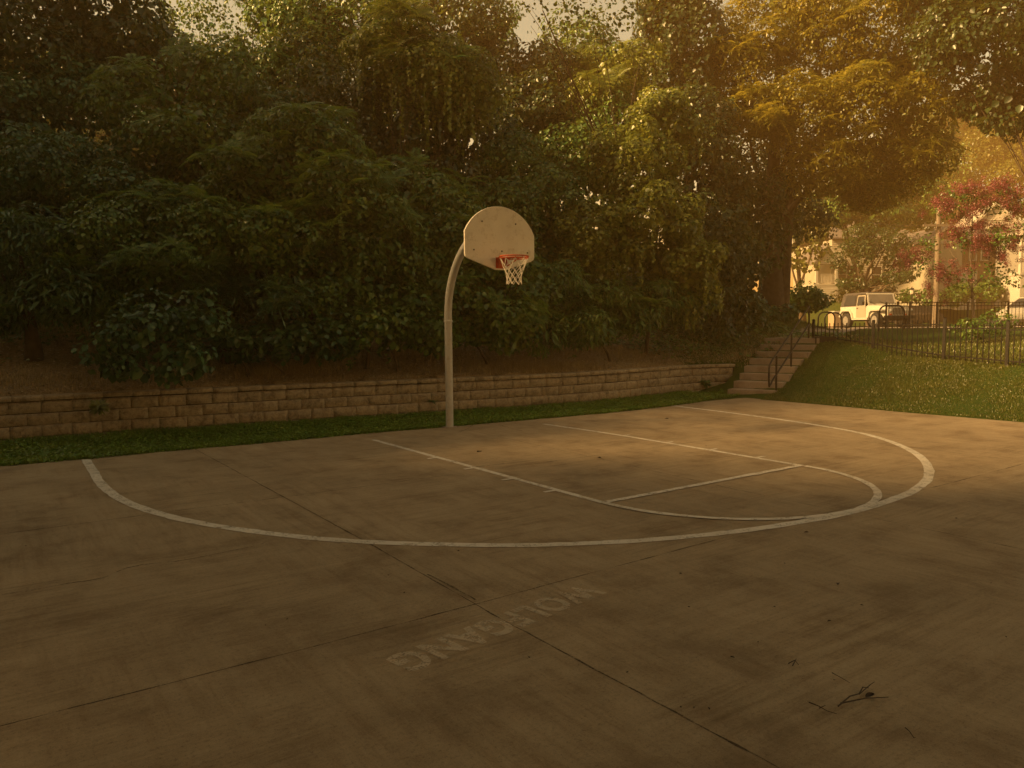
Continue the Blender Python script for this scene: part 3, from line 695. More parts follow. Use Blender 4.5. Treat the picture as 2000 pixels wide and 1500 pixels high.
plant('broadleaf_shrub', 'leafy low shrub with lighter leaves directly left of the pole foot', 'shrub',
      [(725, 640, 16.0, 80, 52, .8), (800, 615, 16.4, 75, 68, .8), (840, 650, 16.6, 50, 40, .7)], mat='vine', tmpl=LEAF, size=.115, dens=110, nl=10, gap=.2, trunk_r=.02, upn=.7)
plant('vine_mound', 'rounded vine mound right behind the left edge of the backboard', 'vines',
      [(840, 410, 18.4, 95, 70, 1.3), (880, 480, 17.8, 95, 85, 1.2), (790, 370, 18.8, 80, 60, 1.1), (800, 530, 17.2, 70, 60, 1.0)], mat='vine', tmpl=HEART, size=.085, dens=210, nl=15, strand=3, fr=.3, trunk_r=.04)
plant('shrub', 'leafy bush spreading below the net and around the pole', 'shrub',
      [(900, 610, 17.2, 80, 68, .9), (980, 630, 17.5, 80, 56, .9), (1010, 555, 18.2, 85, 60, 1), (930, 520, 18.0, 80, 60, 1.0)], mat='vine', tmpl=LEAF, size=.115, dens=115, nl=12, gap=.2, fr=.4, frsize=.5, trunk_r=.03)
plant('vine_tree', 'tall tree wrapped in vines with a rounded shoulder above the backboard', 'tree',
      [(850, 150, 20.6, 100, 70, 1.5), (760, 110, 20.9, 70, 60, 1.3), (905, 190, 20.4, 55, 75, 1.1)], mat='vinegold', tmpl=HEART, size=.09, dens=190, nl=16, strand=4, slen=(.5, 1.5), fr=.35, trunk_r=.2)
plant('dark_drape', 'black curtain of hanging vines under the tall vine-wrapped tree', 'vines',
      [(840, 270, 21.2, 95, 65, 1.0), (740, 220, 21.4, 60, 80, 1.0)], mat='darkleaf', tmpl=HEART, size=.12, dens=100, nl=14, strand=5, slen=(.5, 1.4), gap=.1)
plant('sumac', 'bright yellow-green frond plume standing on top of the vine-wrapped tree', 'tree',
      [(785, 30, 19.6, 36, 30, .5), (770, 95, 19.8, 28, 30, .5)], mat='vinegold', tmpl=LEAF, size=.10, dens=30, nl=5, fr=3.0, frsize=.75, inner=False, trunk_r=.04, frmat='vinegold', per=9)
plant('background_tree', 'leafy tree behind, right of the left gap of sky', 'tree',
      [(600, 75, 25, 95, 90, 1.8), (530, 20, 25, 45, 50, 1.2), (690, 40, 25, 80, 70, 1.8), (560, 160, 24, 80, 60, 1.5)], mat='vine', tmpl=LEAF, size=.115, dens=110, nl=15, fr=.5, frsize=.6, trunk_r=.16)
plant('background_tree', 'dark tree behind the tall vine-wrapped tree at the top edge', 'tree',
      [(900, 50, 26, 90, 90, 1.8), (840, 20, 26, 60, 60, 1.5), (955, 130, 26, 42, 90, 1.2)], mat='darkleaf', tmpl=LEAF, size=.14, dens=60, nl=15, gap=.35, trunk_r=.16)
plant('vine_thicket', 'shadowed vine slope between the backboard and the tall vine cone', 'vines',
      [(1000, 330, 22, 100, 70, 1.4), (1070, 400, 21.5, 90, 75, 1.3), (980, 410, 20.5, 80, 60, 1.2)], mat='vine', tmpl=HEART, size=.085, dens=210, nl=15, strand=3)
plant('dark_tree', 'dark cone-shaped tree standing in front of the middle gap of sky', 'tree',
      [(1055, 150, 26, 55, 70, 1.3), (1050, 230, 25.5, 75, 80, 1.5), (1100, 290, 25, 60, 60, 1.3)], mat='darkleaf', tmpl=LEAF, size=.13, dens=95, nl=15, trunk_r=.14)
plant('overhanging_branch', 'open dark branches with small leaves across the middle gap of sky', 'tree',
      [(1060, 20, 20, 80, 42, 1.0), (1165, 45, 20, 80, 50, 1.1), (1120, 105, 20.5, 50, 40, .9), (1240, 20, 20.5, 60, 40, .9)], base=tuple(A([*at(1320, 560, 27)[:2], 2.4])), mat='darkleaf', tmpl=LEAF, size=.105, dens=26, nl=11, gap=.6, inner=False, trunk_r=.07, limbs=14, rough=.4)
plant('background_tree', 'thin far tree filling the space above the dark cone-shaped tree', 'tree',
      [(1130, 100, 30, 80, 80, 1.5), (1190, 150, 29, 70, 60, 1.4), (960, 60, 29, 40, 70, 1.3)], mat='vine', tmpl=LEAF, size=.13, dens=60, nl=13, gap=.3, trunk_r=.1)
plant('sumac', 'sunlit yellow-green tree above the tall vine cone', 'tree',
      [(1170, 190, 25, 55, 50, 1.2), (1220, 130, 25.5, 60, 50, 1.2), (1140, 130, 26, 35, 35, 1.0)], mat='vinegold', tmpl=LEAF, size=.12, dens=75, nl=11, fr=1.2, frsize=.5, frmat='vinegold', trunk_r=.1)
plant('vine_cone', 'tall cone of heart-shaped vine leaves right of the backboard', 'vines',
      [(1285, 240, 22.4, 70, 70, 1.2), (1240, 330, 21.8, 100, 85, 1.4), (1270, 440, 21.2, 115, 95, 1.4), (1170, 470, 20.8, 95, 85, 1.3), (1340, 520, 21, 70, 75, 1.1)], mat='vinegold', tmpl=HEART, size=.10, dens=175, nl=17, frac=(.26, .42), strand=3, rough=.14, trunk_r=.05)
plant('shrub', 'mixed low bushes along the foot of the tall vine cone', 'shrub',
      [(1090, 560, 19.4, 80, 60, .9), (1180, 590, 20, 80, 46, .9), (1280, 585, 20.8, 75, 40, .9), (1060, 650, 18.3, 75, 38, .7), (1150, 636, 18.9, 70, 36, .7), (1240, 618, 20, 60, 34, .7), (1350, 596, 21.8, 55, 34, .8)], mat='vine', tmpl=LANCE, size=.17, dens=120, nl=13, gap=.2, fr=.4, frsize=.45, trunk_r=.03)
plant('dark_tree', 'dark tree hung with vines rising between the cone and the sunlit crown', 'tree',
      [(1340, 90, 27.5, 70, 120, 1.5), (1300, 20, 27.5, 60, 50, 1.3), (1370, 250, 26.5, 50, 80, 1.2)], mat='darkleaf', tmpl=HEART, size=.14, dens=85, nl=16, strand=4, slen=(.6, 1.6), trunk_r=.2)
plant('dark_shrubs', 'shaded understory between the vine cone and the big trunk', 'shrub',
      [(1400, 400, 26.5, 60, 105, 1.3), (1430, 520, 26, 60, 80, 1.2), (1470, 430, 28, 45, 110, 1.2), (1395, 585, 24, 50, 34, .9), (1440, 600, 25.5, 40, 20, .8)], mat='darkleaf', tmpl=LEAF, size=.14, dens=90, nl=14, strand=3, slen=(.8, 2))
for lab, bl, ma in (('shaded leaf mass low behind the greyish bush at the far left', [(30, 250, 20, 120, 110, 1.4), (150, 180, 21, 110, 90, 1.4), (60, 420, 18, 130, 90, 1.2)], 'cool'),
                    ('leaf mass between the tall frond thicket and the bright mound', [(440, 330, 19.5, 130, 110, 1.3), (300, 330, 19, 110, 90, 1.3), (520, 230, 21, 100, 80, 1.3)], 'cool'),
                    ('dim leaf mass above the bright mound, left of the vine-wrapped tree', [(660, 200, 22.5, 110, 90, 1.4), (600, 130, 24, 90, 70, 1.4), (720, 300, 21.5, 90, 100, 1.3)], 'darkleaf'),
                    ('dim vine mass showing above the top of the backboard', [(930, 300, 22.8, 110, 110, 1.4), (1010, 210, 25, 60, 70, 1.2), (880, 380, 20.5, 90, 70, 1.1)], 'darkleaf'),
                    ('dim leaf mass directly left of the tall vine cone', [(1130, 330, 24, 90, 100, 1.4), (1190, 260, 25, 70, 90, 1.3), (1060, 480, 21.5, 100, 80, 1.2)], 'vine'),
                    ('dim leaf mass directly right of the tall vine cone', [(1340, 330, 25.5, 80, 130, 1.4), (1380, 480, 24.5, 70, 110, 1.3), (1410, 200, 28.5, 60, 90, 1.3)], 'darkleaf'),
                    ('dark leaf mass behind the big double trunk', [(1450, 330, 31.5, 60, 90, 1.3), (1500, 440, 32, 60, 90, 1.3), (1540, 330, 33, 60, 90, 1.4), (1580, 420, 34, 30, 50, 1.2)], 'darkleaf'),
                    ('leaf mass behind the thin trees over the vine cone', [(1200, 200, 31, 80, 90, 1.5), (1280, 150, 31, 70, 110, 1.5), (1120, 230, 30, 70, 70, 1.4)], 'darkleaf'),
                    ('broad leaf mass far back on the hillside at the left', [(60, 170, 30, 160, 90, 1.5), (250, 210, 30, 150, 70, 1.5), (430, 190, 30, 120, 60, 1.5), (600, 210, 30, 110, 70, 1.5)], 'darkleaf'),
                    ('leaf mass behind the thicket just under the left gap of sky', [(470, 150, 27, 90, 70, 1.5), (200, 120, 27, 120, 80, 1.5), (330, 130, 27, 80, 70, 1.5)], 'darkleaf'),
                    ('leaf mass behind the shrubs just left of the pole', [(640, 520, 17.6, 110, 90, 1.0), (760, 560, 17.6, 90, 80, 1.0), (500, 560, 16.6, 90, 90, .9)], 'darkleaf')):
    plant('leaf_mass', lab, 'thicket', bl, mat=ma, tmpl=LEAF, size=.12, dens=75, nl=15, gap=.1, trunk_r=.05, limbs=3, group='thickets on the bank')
# the big tree by the steps
lb = at(1506, 596, 29.2); lb[2] = gz(lb[0], lb[1])
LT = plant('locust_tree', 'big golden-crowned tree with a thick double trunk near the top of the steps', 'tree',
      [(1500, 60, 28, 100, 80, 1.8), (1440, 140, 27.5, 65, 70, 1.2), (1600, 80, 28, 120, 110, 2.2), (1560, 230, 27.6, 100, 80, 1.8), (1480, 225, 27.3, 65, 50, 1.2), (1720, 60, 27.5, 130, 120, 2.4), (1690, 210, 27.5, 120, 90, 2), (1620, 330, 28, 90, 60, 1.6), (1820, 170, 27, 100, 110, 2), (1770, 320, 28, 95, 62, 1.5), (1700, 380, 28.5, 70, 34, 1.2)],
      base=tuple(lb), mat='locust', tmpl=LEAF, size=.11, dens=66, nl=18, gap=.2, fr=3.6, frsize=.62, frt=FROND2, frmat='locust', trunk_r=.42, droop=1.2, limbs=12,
      tr_tops=[tuple(at(1525, 60, 29)), tuple(at(1600, 120, 28)), tuple(at(1450, 120, 28)), tuple(at(1700, 100, 28)), tuple(at(1640, 280, 28)), tuple(at(1800, 180, 27.5))])
trunk_mesh(LT, tuple(lb+A([.42, -.1, 0])), [tuple(at(1548, 130, 29))], .27)
plant('ivy', 'ground ivy and ferns crowding the foot of the big double trunk', 'vines',
      [(1462, 590, 27.5, 34, 22, .8), (1528, 606, 27.5, 24, 12, .6), (1480, 612, 26.8, 30, 10, .6)], mat='cool', tmpl=LEAF, size=.15, dens=70, nl=8, trunk_r=.02)
plant('background_tree', 'shadowed tree in the top right corner', 'tree',
      [(1930, 60, 24, 110, 110, 2.0), (1990, 190, 24.5, 80, 80, 1.6), (1860, 40, 25, 90, 80, 1.6), (1950, 190, 25.5, 60, 50, 1.4), (1960, -90, 24, 130, 110, 2.2), (1840, -80, 24.5, 100, 90, 2), (2080, 60, 24, 90, 130, 2)], base=tuple(A([*at(2120, 600, 25)[:2], 1.4])), mat='darkleaf', tmpl=LEAF, size=.13, dens=75, nl=15, fr=.8, frsize=.5, frmat='darkleaf', trunk_r=.07)
plant('rounded_bush', 'dark rounded bush between the big trunk and the jeep', 'bush',
      [(1574, 582, 31, 42, 28, .9), (1545, 592, 31, 22, 18, .6)], mat='vine', tmpl=LEAF, size=.12, dens=110, nl=14, trunk_r=.04)
plant('street_tree', 'small spreading tree with a forked dark trunk behind the jeep', 'tree',
      [(1668, 500, 46, 36, 38, 1.4), (1700, 470, 46, 50, 40, 1.8), (1760, 490, 46, 50, 40, 1.6), (1745, 540, 45.5, 45, 20, 1.3), (1668, 552, 45.5, 28, 13, 1.0)], base=tuple(A([*at(1707, 590, 46)[:2], gz(*at(1707, 590, 46)[:2])])), mat='darkleaf', tmpl=LEAF, size=.14, dens=55, nl=12, gap=.4, inner=False, trunk_r=.26, limbs=16, rough=.3)
for (lab, bl, ma) in (('hazy olive tree mass hanging just above the left house roof', [(1640, 395, 50, 70, 45, 1.8), (1720, 415, 50, 75, 40, 1.8), (1800, 395, 51, 60, 50, 1.8), (1680, 345, 51, 90, 50, 2)], 'vine'),
                      ('yellow-lit trees filling the gap between the big trunk and the houses', [(1555, 470, 50, 30, 70, 2.0), (1590, 395, 56, 50, 50, 3)], 'farleaf'),
                      ('tall far tree rising over the left house roof', [(1660, 400, 78, 70, 55, 4), (1620, 450, 76, 40, 40, 3)], 'farleaf'),
                      ('far tree directly left of the utility pole', [(1770, 400, 78, 70, 70, 4), (1740, 330, 80, 70, 50, 4)], 'vine'),
                      ('far tree showing pale sky holes above the red blossom', [(1880, 320, 74, 60, 50, 4), (1850, 250, 76, 70, 60, 4)], 'vine'),
                      ('far yellowish tree at the right edge above the red blossom', [(1965, 290, 68, 55, 45, 3.5), (1990, 360, 66, 60, 60, 3)], 'farleaf'),
                      ('far leafy tree behind the utility pole top', [(1850, 380, 80, 60, 50, 3), (1900, 420, 80, 60, 50, 3)], 'vine'),
                      ('far dark tree towering at the right edge behind the red blossom', [(1930, 230, 84, 90, 60, 4), (2000, 260, 82, 80, 80, 4), (1800, 270, 86, 80, 60, 4)], 'vine'),
                      ('far dark tree low between the two pale houses', [(1800, 520, 74, 40, 50, 3)], 'darkleaf')):
    plant('far_tree', lab, 'tree', bl, mat=ma, tmpl=LEAF, size=.22, dens=32, nl=15, trunk_r=.25, gap=.3, group='trees beyond the street')
# unseen trees added to shade the court, some thinned to let sun through
SHADE = ((-15.5, -16, 10, 4.8, 'left of the court, nearest the camera'), (-15.5, -9, 10.5, 4.8, 'left of the court, second from the camera'), (-16.0, -2.0, 11, 4.8, 'left of the court, third from the camera'), (-16.5, 5, 12, 4.8, 'left of the court, fourth from the camera'),
         (-17, 12, 14, 4.8, 'left of the court, high on the bank'), (-21, -12.5, 13, 5, 'in the outer row, nearest the camera'), (-21.5, -5.5, 14, 5, 'in the outer row, second from the camera'), (-22, 1.5, 14.5, 5, 'in the outer row, third from the camera'), (-22.5, 9, 16, 5, 'in the outer row, fourth from the camera'), (-22.5, 17, 18, 5, 'in the outer row, farthest up the bank'),
         (-5.0, -11.2, 8.8, 4.5, 'whose crown hangs above the camera'), (2.6, -11.8, 9.2, 4.5, 'right of the one above the camera'), (8.6, -12.5, 9.8, 4.6, 'on the right beyond the near edge of the court'), (-10.8, -7.8, 9.8, 4.2, 'left of the one above the camera'), (-13.5, 4.2, 4.6, 3.4, 'low on the bank left of the wall'), (-13.5, -1.5, 5.0, 3.4, 'low beside the left edge of the court'))
for x_, y_, z_, r_, lb_ in SHADE:
    root = empty('unseen_shade_tree', (x_, y_, 0), label='broad unseen tree added for shade, '+lb_, cat='tree', group='unseen trees added for shade'); parts = []
    for lc, lr in lobes(A([x_, y_, z_]), A([r_, r_, r_*(1.6 if x_ < -10 else .9)]), 16, (.35, .5)): q_, _ = leaf_shell(lc, lr, 1.0 if 'third from' in lb_ or 'fourth' in lb_ else 22, .30, LEAF, cull=False, gap=.25); parts += q_
    q_, _ = leaf_shell(A([x_, y_, z_]), A([r_, r_, r_*(1.6 if x_ < -10 else .9)])*.75, .5 if 'third from' in lb_ or 'fourth' in lb_ else 14, .5, LEAF, cull=False, gap=0); parts += q_
    V, L, S, Rn = merge(parts); mesh_np('crown', V-A(root.location), L, S, M['vine'], root, attrs={'rnd': Rn}); trunk_mesh(root, (x_, y_ if x_ < -11 else -17.5, 0), [(x_, y_, z_)], .25, sway=.05)
# crape myrtle with red blossom
cmb = at(1907, 640, 24); cmb[2] = gz(cmb[0], cmb[1])
CMB = [(1880, 400, 24, 50, 34, .9), (1950, 390, 24, 55, 34, 1), (1990, 450, 24, 50, 40, 1), (1920, 470, 23.8, 60, 30, .9), (1850, 470, 23.8, 40, 22, .8), (1815, 510, 23.6, 34, 18, .6), (1880, 540, 23.8, 50, 26, .8), (1960, 540, 24, 50, 34, .8)]
cm = plant('crape_myrtle', 'red-flowered crape myrtle with slim bare stems behind the near fence', 'tree', CMB, base=tuple(cmb), mat='vine', tmpl=LEAF, size=.085, dens=60, nl=8, gap=.45, inner=False, trunk_r=.05, bark='bark_pale', limbs=9, rough=.3,
           tr_tops=[tuple(at(u, v, 24)) for u, v in ((1900, 420), (1960, 400), (1850, 480), (1990, 460), (1820, 520), (1930, 500), (1885, 520), (1970, 560))])
fp = []
for (u, v, nn) in ((1878, 375, 9), (1905, 380, 8), (1940, 362, 9), (1965, 372, 9), (1990, 385, 8), (1850, 395, 7), (1862, 410, 7), (1925, 400, 8), (1985, 410, 8), (1895, 420, 7), (1870, 455, 8), (1905, 445, 8), (1935, 460, 7), (1950, 475, 7), (1985, 470, 6), (1890, 470, 6), (1925, 485, 6), (1780, 500, 3), (1792, 512, 3), (1800, 518, 3), (1825, 510, 4), (1858, 542, 4), (1845, 538, 3), (1826, 568, 3), (1805, 560, 2), (1885, 527, 4), (1963, 500, 4), (1990, 495, 4), (1960, 440, 6)):
    for _ in range(nn*2):
        c = at(u+random.gauss(0, 17), v+random.gauss(0, 10), random.uniform(23.1, 24.2)); q, _p = leaf_shell(c, A([.12, .12, .14])*random.uniform(.6, 1.3), 700, .034, DIAM, .1, .7, False, 0, .3); fp += q
V, L, S, Rn = merge(fp); mesh_np('blossom', V-A(cm.location), L, S, M['flower'], cm, attrs={'rnd': Rn})
plant('small_bush', 'thin leafy bush at the foot of the red-flowered tree behind the fence', 'bush',
      [(1900, 640, 22.8, 42, 22, .6), (1945, 630, 22.9, 34, 26, .6)], mat='vine', tmpl=LEAF, size=.075, dens=120, nl=10, gap=.3, trunk_r=.02)
plant('garden_bush', 'yellow-green ornamental bush left of the jeep in front of the house', 'bush', [(1650, 574, 52, 24, 14, .8), (1675, 570, 53, 20, 14, .8)], mat='farleaf', tmpl=LANCE, size=.28, dens=50, nl=8, trunk_r=0)
plant('garden_bush', 'upright dark round evergreen beside the jeep windscreen', 'bush', [(1741, 572, 52, 11, 15, .4)], mat='darkleaf', tmpl=LEAF, size=.14, dens=100, nl=8, trunk_r=.03)
plant('garden_bush', 'low spreading bushes behind the lantern post', 'bush', [(1775, 578, 51, 26, 14, .8), (1820, 580, 50, 30, 18, .9)], mat='vine', tmpl=LEAF, size=.14, dens=80, nl=10, trunk_r=0)
plant('garden_bush', 'sprawling hedge of leaves in front of the brown house wall', 'bush', [(1870, 575, 50, 40, 24, .9), (1930, 570, 49, 40, 24, .9)], mat='vine', tmpl=LEAF, size=.14, dens=80, nl=10, trunk_r=0)
# weeds rooted in the wall joints
def weed(name, lab, p, n, L, mat, grp=None):
    p = A(p); root = empty(name, tuple(p), label=lab, cat='weed', group=grp); d = rdir(n); d[:, 2] = abs(d[:, 2])*.8; d[:, 1] = -abs(d[:, 1])
    o = mesh_np('leaves', *inst(LANCE, rng.normal(size=(n, 3))*.02, rot_frames(A([0, -.6, .8])+.5*rdir(n), d+A([0, 0, .2])), L*(.5+.6*rng.random(n)))[:3], M[mat], root, attrs={'rnd': np.repeat(rng.random(n), 4)})
weed('wall_weed', 'dark grassy tuft growing from the wall joint at the left', gp(193, 795, .0)*0+at(193, 795, 12.45), 160, .17, 'grass')
weed('wall_weed', 'pale small sprig high on the wall left of the pole', at(583, 775, 15.0), 46, .13, 'grass')
weed('wall_weed', 'wide tuft at the foot of the wall right of the pole', at(1085, 786, 18.6), 170, .30, 'grass')
weed('wall_weed', 'small tuft on the wall near its right bend', at(1257, 757, 20.1), 80, .17, 'vinegold')
weed('wall_weed', 'dry tuft high up near the right end of the wall', at(1304, 742, 20.6), 70, .16, 'drygrass')
weed('wall_weed', 'brownish leafy tuft close to the stairs at the wall end', at(1378, 748, 21.2), 90, .22, 'vine')
weed('wall_weed', 'dark sprig low on the wall behind the pole', at(840, 782, 16.3), 60, .16, 'cool')

# ------------------------------------------------------------------ turf, dry grass and leaf litter (nobody could count them)
BLADE = (A([(-.5, 0, 0), (.5, 0, 0), (.30, .05, .55), (-.30, .05, .55), (0, .28, 1)]), [(0, 1, 2, 3), (3, 2, 4)])
def blades(pts, h, wd, lean=.5):
    n = len(pts); a = rng.random(n)*6.283; ca, sa = np.cos(a), np.sin(a); hh = h*(.45+.8*rng.random(n)); TV, TF = BLADE
    le = lean*(.3+rng.random(n))
    V = np.empty((n, 5, 3)); x = TV[:, 0][None]*wd*(.7+.6*rng.random(n))[:, None]; y = TV[:, 1][None]*hh[:, None]*le[:, None]*2.4; z = TV[:, 2][None]*hh[:, None]
    V[:, :, 0] = pts[:, 0, None]+x*ca[:, None]-y*sa[:, None]; V[:, :, 1] = pts[:, 1, None]+x*sa[:, None]+y*ca[:, None]; V[:, :, 2] = pts[:, 2, None]+z
    fl = A([0, 1, 2, 3, 3, 2, 4]); L = (fl[None]+(np.arange(n)*5)[:, None]).ravel()
    return V.reshape(-1, 3), L, np.tile([4, 3], n), np.repeat(rng.random(n), 5)
def onground(x, y, dz=-.01): return np.stack([x, y, ground_z(x, y)+dz], 1)
ex_, ey_ = A(EDGE[:13])[1:13, 0], A(EDGE[:13])[1:13, 1]
def court_edge(x): return np.interp(x, A([e[0] for e in EDGE[:14]]), A([e[1] for e in EDGE[:14]]))
n = 150000; x = rng.uniform(-9.5, 9.3, n); t = rng.random(n); e = court_edge(x)-.06+.05*wob(x, x*0, 0, 6); wy = np.interp(x, WP[:, 0], WP[:, 1])+.04
y = e+(wy-e)*t; k = (x < 8.6) | (y < 2.2); x, y, t = x[k], y[k], t[k]
clump = wob(x, y, 0, 4); k = rng.random(len(x)) < .75+.5*clump; x, y, t, clump = x[k], y[k], t[k], clump[k]
hh = .055*(1+.5*clump)*(1+.9*ss(t, .75, 1.0)*(.5+.5*wob(x, y, 3, 3)))
p = onground(x, y); p[:, 2] = np.maximum(p[:, 2], -.0); parts = [blades(p, hh, .010, .6)]
m_ = 26000; x = rng.uniform(-9.5, 9.0, m_); t = rng.random(m_); e = court_edge(x)-.05+.05*wob(x, x*0, 0, 6); wy = np.interp(x, WP[:, 0], WP[:, 1]); y = e+(wy-e)*t**1.6
P = onground(x, y, .0); P[:, 2] = np.maximum(P[:, 2], 0)+.015+.035*rng.random(m_)
parts.append(inst(DIAM, P, rot_frames(A([0, 0, 1])+.6*rdir(m_), rdir(m_)), .045*(.5+rng.random(m_))))
V, L, S, Rn = merge(parts); tag(mesh_np('grass_strip', V, L, S, M['turf'], attrs={'rnd': Rn}), label='strip of lush short grass between the court and the retaining wall', cat='grass', kind='stuff')
# lawn on the right slope and above the fence
n = 190000; x = 8.85+rng.random(n)**.9*5.2; y = rng.uniform(-9.5, 3.2, n); k = (wall_dist(x, y) < .05)
q = (x-S0[0])*SW[0]+(y-S0[1])*SW[1]; al = (x-S0[0])*SA[0]+(y-S0[1])*SA[1]; k &= (q > 1.10+.33*np.clip(al/3.5, 0, 1)+.10*wob(x, y, 0, 3)) | (al > 5.0) | (al < -3); 
edge = 8.93+.05*wob(x, y, 1, 5); k &= x > edge
x, y = x[k], y[k]; clump = wob(x, y, 0, 2.2); k = rng.random(len(x)) < .85+.5*clump; x, y, clump = x[k], y[k], clump[k]
parts = [blades(onground(x, y), .045*(1+.5*clump), .012, .8)]
n = 150000; x = rng.uniform(12.5, 30, n); y = rng.uniform(-9, 14, n); k = (wall_dist(x, y) < 7) ; d_ = (x-CAM[0])*FW[0]+(y-CAM[1])*FW[1]; l_ = (x-CAM[0])*RT[0]+(y-CAM[1])*RT[1]; k &= (d_ < 34.5) & (l_ > 9.6) & (l_/d_ < .74)
x, y = x[k], y[k]; q = (x-S0[0])*SW[0]+(y-S0[1])*SW[1]; al = (x-S0[0])*SA[0]+(y-S0[1])*SA[1]; k = (al < 3.5) | (q > 1.9) | (q < 0); x, y = x[k], y[k]
parts.append(blades(onground(x, y), .07, .02, .7))
n = 70000; x = rng.uniform(8, 22, n); y = rng.uniform(3.0, 10, n); l_ = (x-CAM[0])*RT[0]+(y-CAM[1])*RT[1]; q = (x-S0[0])*SW[0]+(y-S0[1])*SW[1]; k = (q < -.1) & (wall_dist(x, y) > .8) & (l_+.8*rng.normal(size=n) > 6.6+1.5*wob(x, y, 0, 1)); x, y = x[k], y[k]
parts.append(blades(onground(x, y), .09, .022, .7))
V, L, S, Rn = merge(parts); tag(mesh_np('lawn_grass', V, L, S, M['grass'], attrs={'rnd': Rn}), label='lawn on the slope below and above the iron fence', cat='grass', kind='stuff')
# dry grass on the bank, thicker just above the wall
parts = []
for cu_, cv_, sp, cnt, hgt in ((60, 640, .9, 1500, .26), (160, 655, .8, 1000, .26), (30, 745, .45, 700, .12), (180, 747, .5, 700, .12), (300, 742, .4, 600, .12), (505, 730, .45, 900, .14), (600, 722, .5, 800, .18), (800, 690, .5, 600, .22), (1075, 727, .45, 1500, .10), (1040, 722, .5, 700, .14), (1120, 720, .4, 700, .14), (940, 722, .6, 500, .12), (1210, 690, .8, 700, .16), (1330, 690, .8, 500, .16), (1440, 700, .5, 600, .16), (1300, 650, 1.2, 700, .18), (1000, 690, 1.0, 500, .16), (700, 700, .8, 500, .2), (1400, 660, 1.0, 500, .14)):
    c = None
    for d_ in np.arange(11.5, 32, .1):          # where that line of sight meets the bank
        q = at(cu_, cv_, d_)
        if wall_dist(q[0], q[1])[0] > .1 and q[2] <= gz(q[0], q[1]): c = q; break
    if c is None: continue
    x = c[0]+sp*rng.normal(size=cnt); y = c[1]+sp*.5*rng.normal(size=cnt); k = wall_dist(x, y) > .16
    parts.append(blades(onground(x[k], y[k]), hgt, .009, 1.1))
n = 70000; x = rng.uniform(-10, 14, n); y = rng.uniform(2, 9, n); s_ = wall_dist(x, y); k = (s_ > .2) & (s_ < 5.5) & (wob(x, y, 0, 1.4)+rng.normal(size=n)*.3 > .02); x, y = x[k], y[k]
parts.append(blades(onground(x, y), .11, .009, 1.3))
V, L, S, Rn = merge(parts); tag(mesh_np('dry_grass', V, L, S, M['drygrass'], attrs={'rnd': Rn}), label='straw-coloured dry grass on the bare bank above the wall', cat='dry grass', kind='stuff')
n = 60000; x = rng.uniform(-11, 17, n); y = rng.uniform(2, 11, n); s_ = wall_dist(x, y); k = (s_ > .12) & (s_ < 6) & ((x < 11.5) | (s_ > 1.2)); x, y = x[k], y[k]; n = len(x)
V, L, S, Rn = inst(DIAM, onground(x, y, .012), rot_frames(A([0, 0, 1])+.45*rdir(n), rdir(n)), .055*(.4+rng.random(n)))
tag(mesh_np('leaf_litter', V, L, S, M['litter'], attrs={'rnd': Rn}), label='brown fallen leaves and twigs covering the soil of the bank', cat='leaf litter', kind='stuff')
n = 30000; x = rng.uniform(-11, 16, n); y = rng.uniform(2, 10, n); s_ = wall_dist(x, y); k = (s_ > .7) & (s_ < 7) & (wob(x, y, 5, 1.1)+rng.normal(size=n)*.2+(s_-3)*.18+.5*ss(x, 3, 9) > .1); x, y = x[k], y[k]; n = len(x)
P = onground(x, y, .02); P[:, 2] += .10*rng.random(n); V, L, S, Rn = inst(LEAF, P, rot_frames(A([0, -.2, 1])+.5*rdir(n), rdir(n)), .10*(.5+rng.random(n)))
tag(mesh_np('ground_cover', V, L, S, M['vine'], attrs={'rnd': Rn}), label='green creeping weeds scattered over the bare bank', cat='weeds', kind='stuff')
# thick growth covering the hill behind everything
def hill_leaves():
    parts = []
    n = 150000; x = rng.uniform(-26, 24, n); y = rng.uniform(6, 30, n); s_ = wall_dist(x, y); c_ = x*RT[0]+y*RT[1]; k = (s_ > 5) & (c_ < 9.5); x, y = x[k], y[k]; n = len(x)
    P = onground(x, y, .1); P[:, 2] += .9*rng.random(n)
    return inst(LEAF, P, rot_frames(A([0, -.5, 1])+.6*rdir(n), A([0, -.5, -.5])+rdir(n)), .26*(.5+rng.random(n)))
V, L, S, Rn = hill_leaves(); tag(mesh_np('undergrowth', V, L, S, M['darkleaf'], attrs={'rnd': Rn}), label='dark undergrowth on the hillside seen between the trees', cat='undergrowth', kind='stuff')
